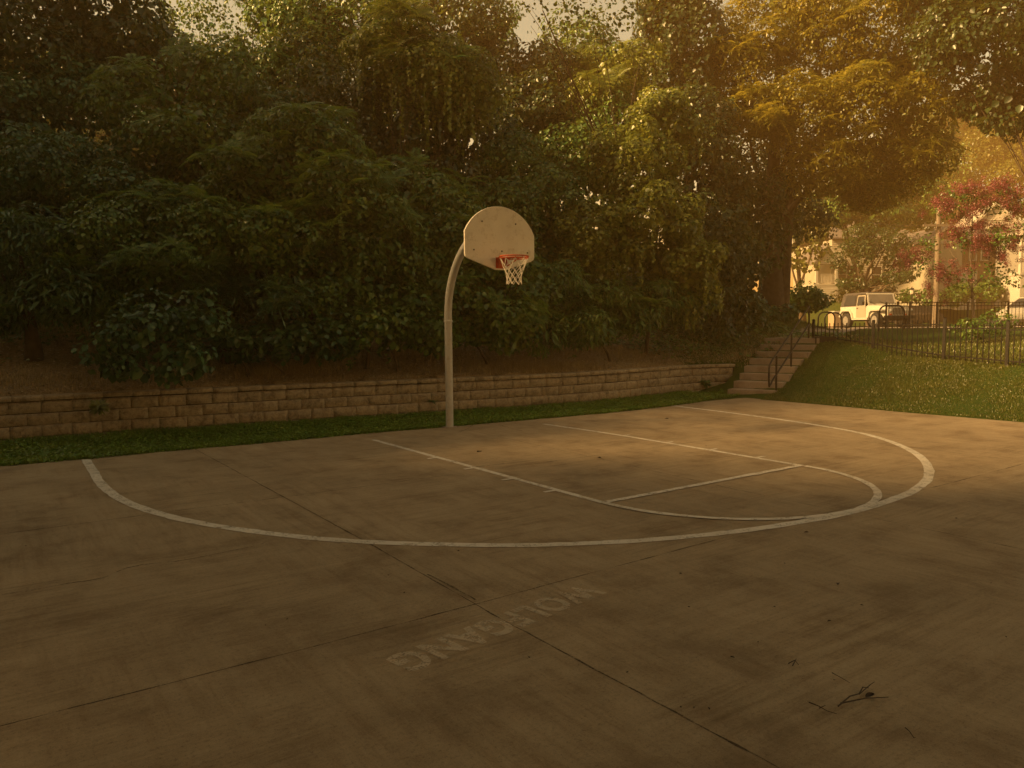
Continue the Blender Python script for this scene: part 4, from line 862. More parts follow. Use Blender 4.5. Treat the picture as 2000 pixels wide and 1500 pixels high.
#@@OBJ
# ------------------------------------------------------------------ iron fences
def fence(name, label, posts, tops, step, pr, two):
    """posts: (u, distance, height of the top above sea level of the court); tops: level of each panel's top rail"""
    pts = []
    for u, d, zt in posts:
        p = at(u, 640, d); pts.append((Vector((p[0], p[1], gz(p[0], p[1]))), zt))
    o = pts[0][0].copy(); root = empty(name, tuple(o), label=label, cat='fence')
    for p, zt in pts:
        mb = MB().box((-.032, -.032, -.3), (.032, .032, zt-p.z), Matrix.Translation(p-o)); mb.lathe([(.042, zt-p.z), (.042, zt-p.z+.015), (.0, zt-p.z+.035)], 8, Matrix.Translation(p-o)); mb.build('post', M['blackiron'], root)
    for i in range(len(pts)-1):
        a, b = pts[i][0], pts[i+1][0]; t = b-a; L = Vector((t.x, t.y)).length; ang = math.atan2(t.y, t.x); zt = tops[i]
        m = max(2, round(L/step)); xy = [a+t*(k/m) for k in range(m+1)]; gl = [gz(q.x, q.y) for q in xy]
        sd_ = Vector((-t.y, t.x, 0)).normalized()*.016; fl = Vector((t.x, t.y, 0))
        def rail_(za, zb, nm='rail'):
            A0 = Vector((a.x, a.y, za))-o; MB().prism([A0-sd_, A0+sd_, A0+sd_+Vector((0, 0, .03)), A0-sd_+Vector((0, 0, .03))], (fl.x, fl.y, zb-za)).build(nm, M['blackiron'], root)
        rail_(zt, zt); rail_(gl[0]+.10, gl[-1]+.10)
        if two: rail_(zt-.14, zt-.14)
        mb = MB()
        for k in range(1, m):
            q = xy[k]; mb.box((-pr, -pr, gl[k]+.03-o.z), (pr, pr, zt+(.13 if not two else .015)-o.z), Matrix.Translation((q.x-o.x, q.y-o.y, 0)) @ Matrix.Rotation(ang, 4, 'Z'))
        mb.build('picket_panel', M['blackiron'], root)
    return root
fence('iron_fence', 'near black iron picket fence along the top of the grass slope beside the steps', [(1589, 23.0, 2.02), (1706, 21.2, 1.97), (1845, 19.3, 2.0), (1969, 17.8, 1.92), (2120, 16.3, 1.9)], [1.79, 1.84, 1.74, 1.70], .15, .0095, False)
fence('iron_fence', 'far black iron fence with flat top rails between the lawn and the street', [(1730, 35.0, 2.86), (1776, 34.6, 2.86), (1829, 34.0, 2.84), (1889, 33.3, 2.81), (1968, 32.4, 2.79), (2040, 31.8, 2.77)], [2.82, 2.82, 2.80, 2.77, 2.75], .125, .0095, True)
# ------------------------------------------------------------------ street, path
def sheet(name, P, mat, dz, kind='structure', res=1.0):
    """a paved sheet laid over the ground: quad P subdivided"""
    P = [A(p, float) for p in P]; nu = max(2, int(np.linalg.norm(P[1]-P[0])/res)); nv = max(2, int(np.linalg.norm(P[3]-P[0])/res)); V = []; Fc = []
    for i in range(nu+1):
        for j in range(nv+1):
            s, t = i/nu, j/nv; q = (P[0]*(1-s)+P[1]*s)*(1-t)+(P[3]*(1-s)+P[2]*s)*t; V.append((q[0], q[1], gz(q[0], q[1])+dz))
    for i in range(nu):
        for j in range(nv): k = i*(nv+1)+j; Fc.append((k, k+nv+1, k+nv+2, k+1))
    o = MB().add(V, Fc).build(name, mat); tag(o, kind=kind); return o
def g2(u, d): return at(u, 640, d)[:2]
ppt = [spos(7, .0)+SA*1.2, spos(7, 1.55)+SA*1.2, g2(1690, 36.5), g2(1640, 37)]
sheet('path', ppt, M['step'], .02)
sheet('street', [g2(1480, 37), g2(2200, 36), g2(2200, 48), g2(1480, 49)], M['road'], .03)
sheet('driveway', [g2(1895, 48), g2(1985, 47.5), g2(1990, 56), g2(1900, 56)], M['road'], .035)
# bank wall in front of the houses
def hoopr(label, u, d, wdt, hgt, rz, grp):
    p = at(u, 640, d); z = gz(p[0], p[1]); root = empty('bike_rack', (p[0], p[1], z), rz, label=label, cat='bike rack', group=grp)
    P = [(-wdt/2, 0, -.15), (-wdt/2, 0, hgt-.28)]+[(-wdt/2+.28-.28*math.cos(t), 0, hgt-.28+.28*math.sin(t)) for t in np.linspace(.2, math.pi/2, 6)]
    P += [(-q[0], 0, q[2]) for q in P[::-1]]
    MB().tube(P, .033, 10).build('hoop', M['blackiron'], root, smooth=True); return root
hoopr('large black tube hoop in front of the jeep bumper', 1741, 30.5, 1.03, 1.0, -YAW+.05, None)
hoopr('left of the two small black hoops between the bush and the jeep', 1614, 34, .80, .78, -YAW+.15, None)
hoopr('right of the two small black hoops, nearest the jeep rear wheel', 1627, 34.8, .74, .76, -YAW-.1, None)
b = hoopr; 
# ------------------------------------------------------------------ jeep
def jeep():
    p = at(1708, 641, 39.6); z = gz(p[0], p[1])+.03; los = (p-CAM)[:2]; los = los/np.linalg.norm(los); rgt = A([los[1], -los[0]]); hx = rgt*.56-los*.83; rz = math.atan2(hx[1], hx[0])
    J = empty('jeep', (p[0], p[1], z), rz, label='boxy cream off-road car with dark hard top parked in the street', cat='car'); J.scale = (1.06, 1.06, 1.06)
    body = MB()
    # tub side profile (x, z) with wheel openings
    def arch(cx, r, n=8): return [(cx+r*math.cos(t), .40+r*math.sin(t)) for t in np.linspace(math.pi*.08, math.pi*.92, n)]
    tub = [(-1.72, .50), (-1.74, 1.06), (.52, 1.06), (.52, .48)]+[(-.72, .48)]+[(-1.18+.47*math.cos(t), .42+.47*math.sin(t)) for t in np.linspace(.12*math.pi, .88*math.pi, 9)]
    for s in (-1, 1):
        P = [Vector((x, s*.76, zz)) for x, zz in tub]; body.prism(P, (0, -s*.05, 0))
    body.box((-1.74, -.71, .50), (-1.69, .71, 1.06)); body.box((-1.70, -.71, .48), (.52, .71, .54)); body.box((.46, -.73, .50), (.52, .73, 1.06))
    body.prism([Vector((.50, -.76, .50)), Vector((1.70, -.52, .52)), Vector((1.70, -.52, 1.02)), Vector((.50, -.76, 1.08))], (0, .02, 0))
    # bonnet block narrows forward
    P = [(.50, .74), (1.72, .53)]
    V = [(.50, -.74, .55), (1.70, -.52, .55), (1.70, .52, .55), (.50, .74, .55), (.50, -.74, 1.09), (1.70, -.52, 1.03), (1.70, .52, 1.03), (.50, .74, 1.09), (.50, 0, 1.13), (1.70, 0, 1.07)]
    body.add(V, [(0, 3, 2, 1), (0, 1, 5, 4), (3, 7, 6, 2), (0, 4, 8, 7, 3), (1, 2, 6, 9, 5), (4, 5, 9, 8), (8, 9, 6, 7)])
    body.build('body', M['carwhite'], J, bevel=.012)
    gr = MB(); gr.box((1.705, -.53, .52), (1.745, .53, 1.05)); gro = gr.build('grille', M['carwhite'], J, bevel=.01)
    sl2 = MB()
    for k in range(7): y = (k-3)*.075; sl2.box((1.74, y-.022, .62), (1.752, y+.022, .95))
    sl2.build('grille_slots', M['tyre'], gro)
    for s in (-1, 1):
        MB().lathe([(.085, 0), (.085, .02), (.06, .03)], 16, Matrix.Translation((1.742, s*.37, .80)) @ Matrix.Rotation(R(90), 4, 'Y')).build('headlight', M['headlamp'], J, smooth=True)
        MB().box((1.742, s*.37-.07, .60), (1.76, s*.37+.07, .66)).build('indicator', M['rim'], J)
        fd = MB(); q = [(.58, .50), (.66, .80), (.80, .93), (1.62, .90), (1.70, .84), (1.70, .80), (1.60, .82), (.86, .82), (.74, .74), (.68, .50)]
        fd.prism([Vector((x, s*.52, zz)) for x, zz in q], (0, s*.30, 0)); fd.build('front_fender', M['carwhite'], J, bevel=.01)
        q = [(-1.74, .56), (-1.66, .80), (-1.50, .92), (-.86, .92), (-.66, .74), (-.58, .48), (-.66, .48), (-.74, .70), (-.90, .84), (-1.46, .84), (-1.58, .74), (-1.66, .54)]
        MB().prism([Vector((x, s*.755, zz)) for x, zz in q], (0, s*.085, 0)).build('rear_flare', M['carwhite'], J)
        MB().box((-.60, min(s*.74, s*.86), .40), (.66, max(s*.74, s*.86), .47)).build('side_sill', M['carwhite'], J, bevel=.01)
        dr = MB().box((-.36, min(s*.758, s*.775), .52), (.42, max(s*.758, s*.775), 1.08)).build('door', M['doortan'], J, bevel=.006)
        MB().prism([Vector((-.36, s*.74, 1.08)), Vector((.36, s*.74, 1.08)), Vector((.28, s*.67, 1.60)), Vector((-.36, s*.67, 1.60))], (0, s*.03, 0)).build('door_frame', M['doortan'], dr)
        MB().prism([Vector((-.29, s*.772, 1.10)), Vector((.28, s*.772, 1.10)), Vector((.22, s*.703, 1.54)), Vector((-.29, s*.703, 1.54))], (0, s*.008, 0)).build('window', M['glass'], dr)
        MB().box((-.33, min(s*.775, s*.80), .96), (-.20, max(s*.775, s*.80), .985)).build('handle', M['blackiron'], dr)
        MB().prism([Vector((-1.45, s*.757, 1.12)), Vector((-.50, s*.757, 1.12)), Vector((-.50, s*.690, 1.60)), Vector((-1.30, s*.690, 1.60))], (0, s*.012, 0)).build('side_window', M['glass'], J, bevel=.004)
        MB().box((.42, min(s*.86, s*.98), 1.12), (.46, max(s*.86, s*.98), 1.28)).build('mirror', M['blackiron'], J, bevel=.008)
    ht = MB(); prof = [(-1.74, 1.06), (-1.66, 1.62), (-1.56, 1.72), (.30, 1.74), (.34, 1.66), (-.44, 1.64), (-.44, 1.06)]
    for s in (-1, 1):
        ht.prism([Vector((-1.74, s*.75, 1.06)), Vector((-.44, s*.75, 1.06)), Vector((-.44, s*.67, 1.66)), Vector((-1.64, s*.67, 1.66))], (0, -s*.03, 0))
    ht.box((-1.74, -.72, 1.06), (-1.70, .72, 1.30))
    ht.prism([Vector((-1.68, -.68, 1.62)), Vector((.34, -.67, 1.64)), Vector((.36, -.60, 1.73)), Vector((-1.60, -.60, 1.72))], (0, .001, 0))
    V = [(-1.67, -.69, 1.63), (.36, -.69, 1.64), (.36, .69, 1.64), (-1.67, .69, 1.63), (-1.57, -.58, 1.74), (.34, -.58, 1.75), (.34, .58, 1.75), (-1.57, .58, 1.74)]
    ht.add(V, [(0, 3, 2, 1), (4, 5, 6, 7), (0, 1, 5, 4), (1, 2, 6, 5), (2, 3, 7, 6), (3, 0, 4, 7)])
    ht.build('hard_top', M['hardtop'], J, bevel=.015)
    ws = MB(); a = Vector((.58, 0, 1.10)); b_ = Vector((.38, 0, 1.68))
    def wq(y0, y1, t0, t1): return [a.lerp(b_, t0)+Vector((0, y0, 0)), a.lerp(b_, t0)+Vector((0, y1, 0)), a.lerp(b_, t1)+Vector((0, y1*.95, 0)), a.lerp(b_, t1)+Vector((0, y0*.95, 0))]
    for q in (wq(-.74, .74, 0, .13), wq(-.74, .74, .90, 1.02), wq(-.74, -.66, .13, .90), wq(.66, .74, .13, .90)): ws.prism(q, (-.035, 0, 0))
    wso = ws.build('windscreen_frame', M['carwhite'], J, bevel=.006)
    MB().prism(wq(-.66, .66, .13, .90), (-.012, 0, 0)).build('windscreen', M['screen'], wso)
    for y in (-.38, .18): MB().tube([a.lerp(b_, .08)+Vector((.03, y, 0)), a.lerp(b_, .32)+Vector((.03, y-.32, 0))], .011, 5).build('wiper', M['blackiron'], wso)
    MB().box((1.80, -.76, .44), (1.92, .76, .58)).build('front_bumper', M['blackiron'], J, bevel=.01)
    MB().box((-1.86, -.70, .44), (-1.76, .70, .56)).build('rear_bumper', M['blackiron'], J, bevel=.01)
    MB().box((-1.5, -.40, .34), (1.6, .40, .50)).build('chassis', M['blackiron'], J)
    for x in (1.16, -1.18):
        for s in (-1, 1):
            Mx = Matrix.Translation((x, s*.70, .37)) @ Matrix.Rotation(R(90), 4, 'X')
            ty = MB().lathe([(.22, -.115), (.34, -.115), (.37, -.08), (.37, .08), (.34, .115), (.22, .115)], 28, Mx).build('wheel', M['tyre'], J, smooth=True)
            rim_ = MB().lathe([(.215, -.12), (.20, -.11), (.12, -.085), (.06, -.10), (.05, -.125), (.0, -.13)], 24, Mx if s > 0 else Matrix.Translation((x, s*.70, .37)) @ Matrix.Rotation(R(90), 4, 'X'))
            rim_.lathe([(.215, .12), (.20, .11), (.12, .085), (.06, .10), (.05, .125), (.0, .13)], 24, Mx)
            for k in range(5):
                t = 2*math.pi*k/5
                for ss_ in (-1, 1): rim_.tube([Mx @ Vector((.05*math.cos(t), .05*math.sin(t), ss_*.118)), Mx @ Vector((.205*math.cos(t), .205*math.sin(t), ss_*.112))], .022, 5)
            rim_.build('rim', M['wheel'], ty)
    sp = MB().lathe([(.20, -.1), (.34, -.1), (.36, -.07), (.36, .07), (.34, .1), (.20, .1)], 24, Matrix.Translation((-1.90, 0, .98)) @ Matrix.Rotation(R(90), 4, 'Y')).build('spare_wheel', M['tyre'], J, smooth=True)
    return J
M['screen'] = simple('windscreen_glass', (.16, .14, .11), .06, 0, .3, 1.5, spec=.9)
jeep()
# ------------------------------------------------------------------ modern white car on the right
def sedan():
    p = at(2018, 640, 38.2); z = gz(p[0], p[1])+.03; hx = -RT[:2]*.86-FW[:2]*.5; rz = math.atan2(hx[1], hx[0])
    J = empty('parked_car', (p[0], p[1], z), rz, label='white hatchback behind the fences at the right edge, half out of view', cat='car')
    secs = [(-2.15, .34, .86, .60, .92), (-2.0, .28, 1.0, .80, 1.0), (-1.0, .26, 1.02, .86, 1.06), (0, .26, .99, .87, 1.02), (1.0, .26, .94, .86, .97), (1.7, .30, .84, .80, .88), (2.1, .38, .66, .62, .70)]
    V = []; n = 8
    for x, z0, zs, hw, zt in secs: V += [(x, -hw*.9, z0), (x, -hw, z0+.15), (x, -hw, zs-.12), (x, -hw*.88, zt), (x, hw*.88, zt), (x, hw, zs-.12), (x, hw, z0+.15), (x, hw*.9, z0)]
    F = [(i*n+k, i*n+(k+1) % n, (i+1)*n+(k+1) % n, (i+1)*n+k) for i in range(len(secs)-1) for k in range(n)]+[tuple(range(n)), tuple(range((len(secs)-1)*n, len(secs)*n))[::-1]]
    MB().add(V, F).build('body', M['carwhite'], J, bevel=.03, smooth=True)
    gh = [(-1.95, 1.0), (-1.55, 1.38), (-.6, 1.47), (.2, 1.44), (1.05, .98)]
    cab = MB(); V = [(x, s*(.78 if zz < 1.1 else .60), zz) for s in (-1, 1) for x, zz in gh]; cab.add(V, [tuple(range(5)), tuple(range(5, 10))[::-1]]+[(i, i+5, i+6, i+1) for i in range(4)]+[(0, 4, 9, 5)]); cab.build('cabin_glass', M['glass'], J)
    rf = MB(); V = [(x, s*.60, zz+.012) for s in (-1, 1) for x, zz in gh[1:4]]; rf.add(V, [(0, 1, 4, 3), (1, 2, 5, 4)]); V = [(x, s*.60, zz+.045) for s in (-1, 1) for x, zz in gh[1:4]]
    rf = MB().prism([Vector((x, -.61, zz+.005)) for x, zz in gh[1:4]]+[Vector((x, -.61, zz+.04)) for x, zz in gh[1:4][::-1]], (0, 1.22, 0)); rf.build('roof', M['carwhite'], J, bevel=.01)
    for s in (-1, 1):
        for (a, b_) in (((-1.97, 1.0), (-1.57, 1.39)), ((-.55, 1.0), (-.5, 1.46)), ((1.07, .97), (.22, 1.45))): MB().tube([(a[0], s*.79, a[1]), (b_[0], s*.612, b_[1])], .035, 6).build('pillar', M['carwhite'], J)
    for x in (1.35, -1.35):
        for s in (-1, 1):
            Mx = Matrix.Translation((x, s*.78, .32)) @ Matrix.Rotation(R(90), 4, 'X')
            ty = MB().lathe([(.2, -.1), (.30, -.1), (.32, -.07), (.32, .07), (.30, .1), (.2, .1)], 24, Mx).build('wheel', M['tyre'], J, smooth=True); MB().lathe([(.2, -.108), (.2, .108)], 20, Mx).build('rim', M['wheel'], ty)
    for s in (-1, 1): MB().box((1.86, min(s*.45, s*.72), .60), (2.08, max(s*.45, s*.72), .72)).build('headlight', M['headlamp'], J, bevel=.02)
    return J
sedan()
# ------------------------------------------------------------------ houses: built on frames u (across the view) and v (away)
def hframe(u, d, z, turn=0.0):
    p = at(u, 640, d); return (p[0], p[1], z), -YAW+turn
def siding(mb_name, mat, root, x0, x1, z0, z1, y, gapz=.16, th=.02, holes=()):
    """lapped boards"""
    mb = MB(); z = z0
    while z < z1-.01:
        zt = min(z+gapz, z1); spans = [(x0, x1)]
        for hx0, hx1, hz0, hz1 in holes:
            if z < hz1 and zt > hz0: spans = [q for a, b in spans for q in ((a, min(b, hx0)), (max(a, hx1), b)) if q[1]-q[0] > .02]
        for a, b in spans: mb.add([(a, y-th*1.6, z), (b, y-th*1.6, z), (b, y-th*.3, zt), (a, y-th*.3, zt), (a, y+.02, z), (b, y+.02, z), (b, y+.02, zt), (a, y+.02, zt)], [(0, 1, 2, 3), (4, 7, 6, 5), (0, 4, 5, 1), (3, 2, 6, 7), (0, 3, 7, 4), (1, 5, 6, 2)])
        z = zt
    return mb.build(mb_name, mat, root)
def window(root, x, z, w_, h, y, fm='white'):
    fr = MB(); t = .07
    fr.box((x-t, y-.05, z-t), (x+w_+t, y+.02, z)); fr.box((x-t, y-.05, z+h), (x+w_+t, y+.02, z+h+t)); fr.box((x-t, y-.05, z), (x, y+.02, z+h)); fr.box((x+w_, y-.05, z), (x+w_+t, y+.02, z+h)); fr.box((x, y-.04, z+h/2-.02), (x+w_, y+.01, z+h/2+.02))
    f = fr.build('window', M[fm], root); MB().box((x, y-.01, z), (x+w_, y+.005, z+h)).build('pane', M['glass'], f); return f
def gable(root, x0, x1, y0, y1, z, rise, mat='roof', over=.25, th=.12, wallmat='white'):
    """ridge runs along y, gable end faces the viewer"""
    xm = (x0+x1)/2; rf = MB()
    for s, xe in ((-1, x0), (1, x1)):
        dxo = s*over; sl_ = rise/((x1-x0)/2)
        rf.prism([Vector((xe+dxo, y0-over, z-over*sl_)), Vector((xm, y0-over, z+rise)), Vector((xm, y0-over, z+rise+th)), Vector((xe+dxo, y0-over, z-over*sl_+th))], (0, y1-y0+2*over, 0))
    o = rf.build('roof', M[mat], root)
    fa = MB()
    for s, xe in ((-1, x0), (1, x1)):
        dxo = s*over; sl_ = rise/((x1-x0)/2); fa.prism([Vector((xe+dxo, y0-over-.03, z-over*sl_-.08)), Vector((xm, y0-over-.03, z+rise-.08)), Vector((xm, y0-over-.03, z+rise+th)), Vector((xe+dxo, y0-over-.03, z-over*sl_+th))], (0, .028, 0))
    fa.build('barge_board', M['white'], o)
    g_ = MB(); n = 8
    for k in range(n):
        a0, a1 = k/n, (k+1)/n; g_.prism([Vector((x0+(xm-x0)*a0, y0-.02*(1-.0), z+rise*a0)), Vector((x1+(xm-x1)*a0, y0-.02, z+rise*a0)), Vector((x1+(xm-x1)*a1, y0-.005, z+rise*a1)), Vector((x0+(xm-x0)*a1, y0-.005, z+rise*a1))], (0, .12, 0))
    g_.build('gable_boards', M[wallmat], root)
def house_left():
    D = 62.; px = D/FPX
    X = lambda u: (u-1640)*px
    loc, rz = hframe(1640, D, 0); H = empty('house', loc, rz, label='pale house with a gabled front porch on square posts behind the jeep', cat='house')
    Zp = lambda v: 1.87+(639-v)*px
    # porch
    gable(H, X(1586), X(1636), 0, 3.5, Zp(516), Zp(484)-Zp(516), mat='roof')
    MB().box((X(1584), -.05, Zp(521)), (X(1638), .15, Zp(516)-.003)).build('porch_beam', M['white'], H)
    for u in (1593.5, 1631.5):
        MB().box((X(u)-.09, 0, Zp(560)), (X(u)+.09, .18, Zp(521)), taper=1.0).build('porch_post', M['white'], H)
    for u in (1598, 1629): MB().box((X(u)-.07, 3.2, Zp(556)), (X(u)+.07, 3.36, Zp(521))).build('porch_post', M['white'], H)
    MB().box((X(1588), -.1, Zp(563)), (X(1640), 3.4, Zp(560))).build('porch_floor', M['white'], H)
    rl_ = MB(); rl_.box((X(1595), .05, Zp(541)), (X(1631), .11, Zp(540)))
    for k in range(14): x = X(1595)+(X(1631)-X(1595))*k/13; rl_.box((x-.02, .06, Zp(558)), (x+.02, .10, Zp(541)))
    rl_.build('railing', M['white'], H)
    siding('porch_skirt', M['white'], H, X(1588), X(1640), Zp(600), Zp(563), -.05)
    MB().box((X(1588)+.1, 0.05, Zp(612)), (X(1640), 3.4, Zp(563)-.05)).build('porch_base', M['cream'], H)
    # main body
    x0, x1 = X(1636), X(1792); w1 = (X(1650), X(1650)+.62, Zp(556), Zp(522)); w2 = (X(1667), X(1667)+.62, Zp(556), Zp(522))
    MB().box((x0, 1.52, Zp(612)), (x1, 10, Zp(470))).build('wall', M['cream'], H)
    siding('siding', M['cream'], H, x0, x1, Zp(575), Zp(470), 1.5, holes=(w1, w2, (X(1716), X(1716)+.8, Zp(556), Zp(525)), (X(1766), X(1766)+.7, Zp(556), Zp(525))))
    for u, w_ in ((1650, .62), (1667, .62), (1716, .8), (1766, .7)): window(H, X(u), Zp(556), w_, Zp(522)-Zp(556) if u < 1700 else Zp(525)-Zp(556), 1.47)
    rf = MB(); rf.prism([Vector((x0-.3, 1.1, Zp(470))), Vector((x0-.3, 5.8, Zp(470)+2.0)), Vector((x0-.3, 10.4, Zp(470))), Vector((x0-.3, 10.4, Zp(470)+.1)), Vector((x0-.3, 5.8, Zp(470)+2.15)), Vector((x0-.3, 1.1, Zp(470)+.12))], (x1-x0+.6, 0, 0)); rf.build('roof', M['roof'], H)
    MB().box((X(1640), -1.2, Zp(612)), (X(1694), -.9, Zp(566))).build('garden_wall', M['white'], H)
    b2 = MB(); b2.box((X(1694), -2.2, Zp(612)), (X(1790), -1.9, Zp(558)))
    for k in range(7):
        for j in range(5):
            x = X(1718)+k*.45+(.2 if j % 2 else 0); b2.box((x, -2.24, Zp(594)+j*.25), (x+.42, -2.2, Zp(594)+j*.25+.22))
    b2.build('retaining_blocks', M['cream'], H)
    MB().box((X(1718), -2.3, Zp(566)), (X(1726), -2.24, Zp(562))).build('vent', M['hardtop'], H)
    return H
house_left()
def house_right():
    D = 54.; px = D/FPX; X = lambda u: (u-1860)*px; Zp = lambda v: 1.87+(639-v)*px
    loc, rz = hframe(1860, D, 0); H = empty('house', loc, rz, label='cream house with an open timber gable behind the utility pole', cat='house')
    x0, x1 = X(1815), X(1874)
    gable(H, x0-.2, X(1884), 0, 6, Zp(476), Zp(450)-Zp(476), mat='roof', wallmat='brownwall')
    MB().box((x0, 0.02, Zp(610)), (x1, 6, Zp(481))).build('wall', M['cream'], H)
    siding('siding', M['cream'], H, x0, x1, Zp(560), Zp(484), 0)
    MB().box((x0-.1, -.06, Zp(484)), (x1+.1, 0.05, Zp(476))).build('fascia', M['white'], H)
    # brown boarded wing with windows
    x2 = X(1945); w1 = (X(1893), X(1893)+.42, Zp(515), Zp(488)); w2 = (X(1916), X(1916)+.42, Zp(515), Zp(488))
    MB().box((x1+.003, .3, Zp(610)), (x2, 6, Zp(472))).build('brown_wing', M['brownwall'], H)
    sd2 = MB()
    for k in range(16):
        x = x1+.02+k*(x2-x1)/16; sd2.box((x, .27, Zp(520)), (x+.02, .3, Zp(474)))
    sd2.build('batten_boards', M['brownwall'], H)
    for a in (w1, w2): window(H, a[0], a[2], .42, a[3]-a[2], .27)
    rf = MB().prism([Vector((x1+.1, 0.0, Zp(472))), Vector((x1+.1, 3, Zp(472)+.9)), Vector((x1+.1, 3, Zp(472)+1.0)), Vector((x1+.1, 0.0, Zp(472)+.1))], (x2-x1+.3, 0, 0)); rf.build('wing_roof', M['roof'], H)
    MB().box((x1+.1, -.05, Zp(473)), (x2+.3, 0.05, Zp(469))).build('gutter', M['white'], H)
    siding('lower_siding', M['white'], H, X(1862), X(1896), Zp(575), Zp(535), -.5)
    MB().box((X(1862), -.49, Zp(612)), (X(1896), .2, Zp(535))).build('bay', M['white'], H)
    return H
house_right()
def house_far():
    D = 60.; px = D/FPX; X = lambda u: (u-1930)*px; Zp = lambda v: 1.87+(639-v)*px
    loc, rz = hframe(1930, D, 0, -.25); H = empty('house', loc, rz, label='house whose white gable shows through the red blossom at the right', cat='house')
    gable(H, X(1905), X(1965), 0, 7, Zp(440), Zp(408)-Zp(440), mat='white')
    MB().box((X(1908), .02, Zp(610)), (X(1990), 7, Zp(441))).build('wall', M['white'], H); window(H, X(1925), Zp(480), .7, 1.1, -.02)
house_far()
def house_edge():
    D = 46.; px = D/FPX; X = lambda u: (u-2000)*px; Zp = lambda v: 1.87+(639-v)*px
    loc, rz = hframe(2000, D, 0); H = empty('porch', loc, rz, label='white porch pier and railing cut by the right edge above the white car', cat='porch')
    MB().box((X(1989), 0, Zp(612)), (X(2012), .9, Zp(545))).build('pier', M['white'], H); MB().box((X(1987), -.06, Zp(545)), (X(2014), .96, Zp(540))).build('pier_cap', M['white'], H)
    MB().tube([(X(1996), .4, Zp(540)), (X(1996), .4, Zp(470))], .10, 12).build('column', M['white'], H, smooth=True)
    MB().box((X(2014), .3, Zp(612)), (X(2100), 3, Zp(548))).build('porch_base', M['white'], H); MB().box((X(1990), 0, Zp(468)), (X(2100), 3, Zp(462))).build('porch_beam', M['white'], H)
house_edge()
# ------------------------------------------------------------------ utility pole, wires, lantern, box
def upole():
    D = 43.; p = at(1829, 560, D); z = gz(p[0], p[1]); t = at(1829, 408, D)[2]
    U = empty('utility_pole', (p[0], p[1], z), -YAW, label='weathered wooden utility pole with a single crossarm', cat='utility pole'); h = t-z
    MB().tube([(0, 0, -.5), (0, 0, h*.5), (0, 0, h)], [.17, .145, .115], 14).build('pole', M['wood'], U, smooth=True)
    za = at(1829, 442, D)[2]-z; MB().box((-.95, -.20, za-.06), (.75, -.11, za+.06)).build('crossarm', M['wood'], U)
    for x in (-.85, -.45, .35, .65): MB().lathe([(.02, 0), (.035, .03), (.02, .07), (.03, .10), (.0, .13)], 8, Matrix.Translation((x, -.155, za+.06))).build('insulator', M['hardtop'], U, smooth=True)
    br = MB(); br.tube([(-.5, -.16, za-.05), (0, -.13, za-.5)], .015, 5); br.tube([(.5, -.16, za-.05), (0, -.13, za-.5)], .015, 5); br.build('brace', M['wood'], U)
    return U
upole()
def wire(label, a, b_, sag, grp='wires strung from the utility pole'):
    a, b_ = Vector(a), Vector(b_); P = [a.lerp(b_, t)-Vector((0, 0, sag*4*t*(1-t))) for t in np.linspace(0, 1, 15)]
    o = MB().tube([p-a for p in P], .013, 5).build('wire', M['wire'], None); o.location = a; tag(o, label, 'wire', grp)
wire('upper black wire sloping left from the utility pole to the porch gable', at(1826, 446, 43), at(1600, 505, 60), .35)
wire('lower black wire sloping left from the utility pole toward the porch', at(1827, 452, 43), at(1590, 512, 60), .55)
wire('wire running left from the crossarm behind the big double trunk', at(1806, 441, 43), at(1480, 372, 40), .5)
wire('wire running right from the crossarm into the red blossom', at(1852, 441, 43), at(2060, 425, 40), .4)
def lantern():
    D = 44; p = at(1780, 600, D); z = gz(p[0], p[1]); top = at(1780, 562, D)[2]-z; L_ = empty('lamp_post', (p[0], p[1], z), 0, label='slender black garden lantern on a post behind the far fence', cat='lamp post')
    MB().tube([(0, 0, -.2), (0, 0, top-.38)], [.035, .03], 10).build('post', M['blackiron'], L_, smooth=True)
    MB().lathe([(.05, top-.38), (.09, top-.33), (.11, top-.12), (.10, top-.12)], 6).build('lamp_glass', M['lampglass'], L_)
    MB().lathe([(.15, top-.12), (.10, top-.05), (.03, top-.02), (.02, top+.05)], 6).build('lamp_cap', M['blackiron'], L_)
lantern()
def tanbox():
    p = at(1637, 616, 43.5); z = gz(p[0], p[1])+.03; B = empty('storage_bin', (p[0], p[1], z), -YAW+.15, label='tan bin with a paler lid standing behind the rear of the jeep', cat='bin')
    MB().box((-.42, -.3, 0.0), (.34, .3, .88), taper=1.05).build('bin_body', M['tan'], B, bevel=.02); MB().box((-.48, -.35, .883), (.40, .35, .97), taper=.9).build('lid', M['cream'], B, bevel=.02)
tanbox()
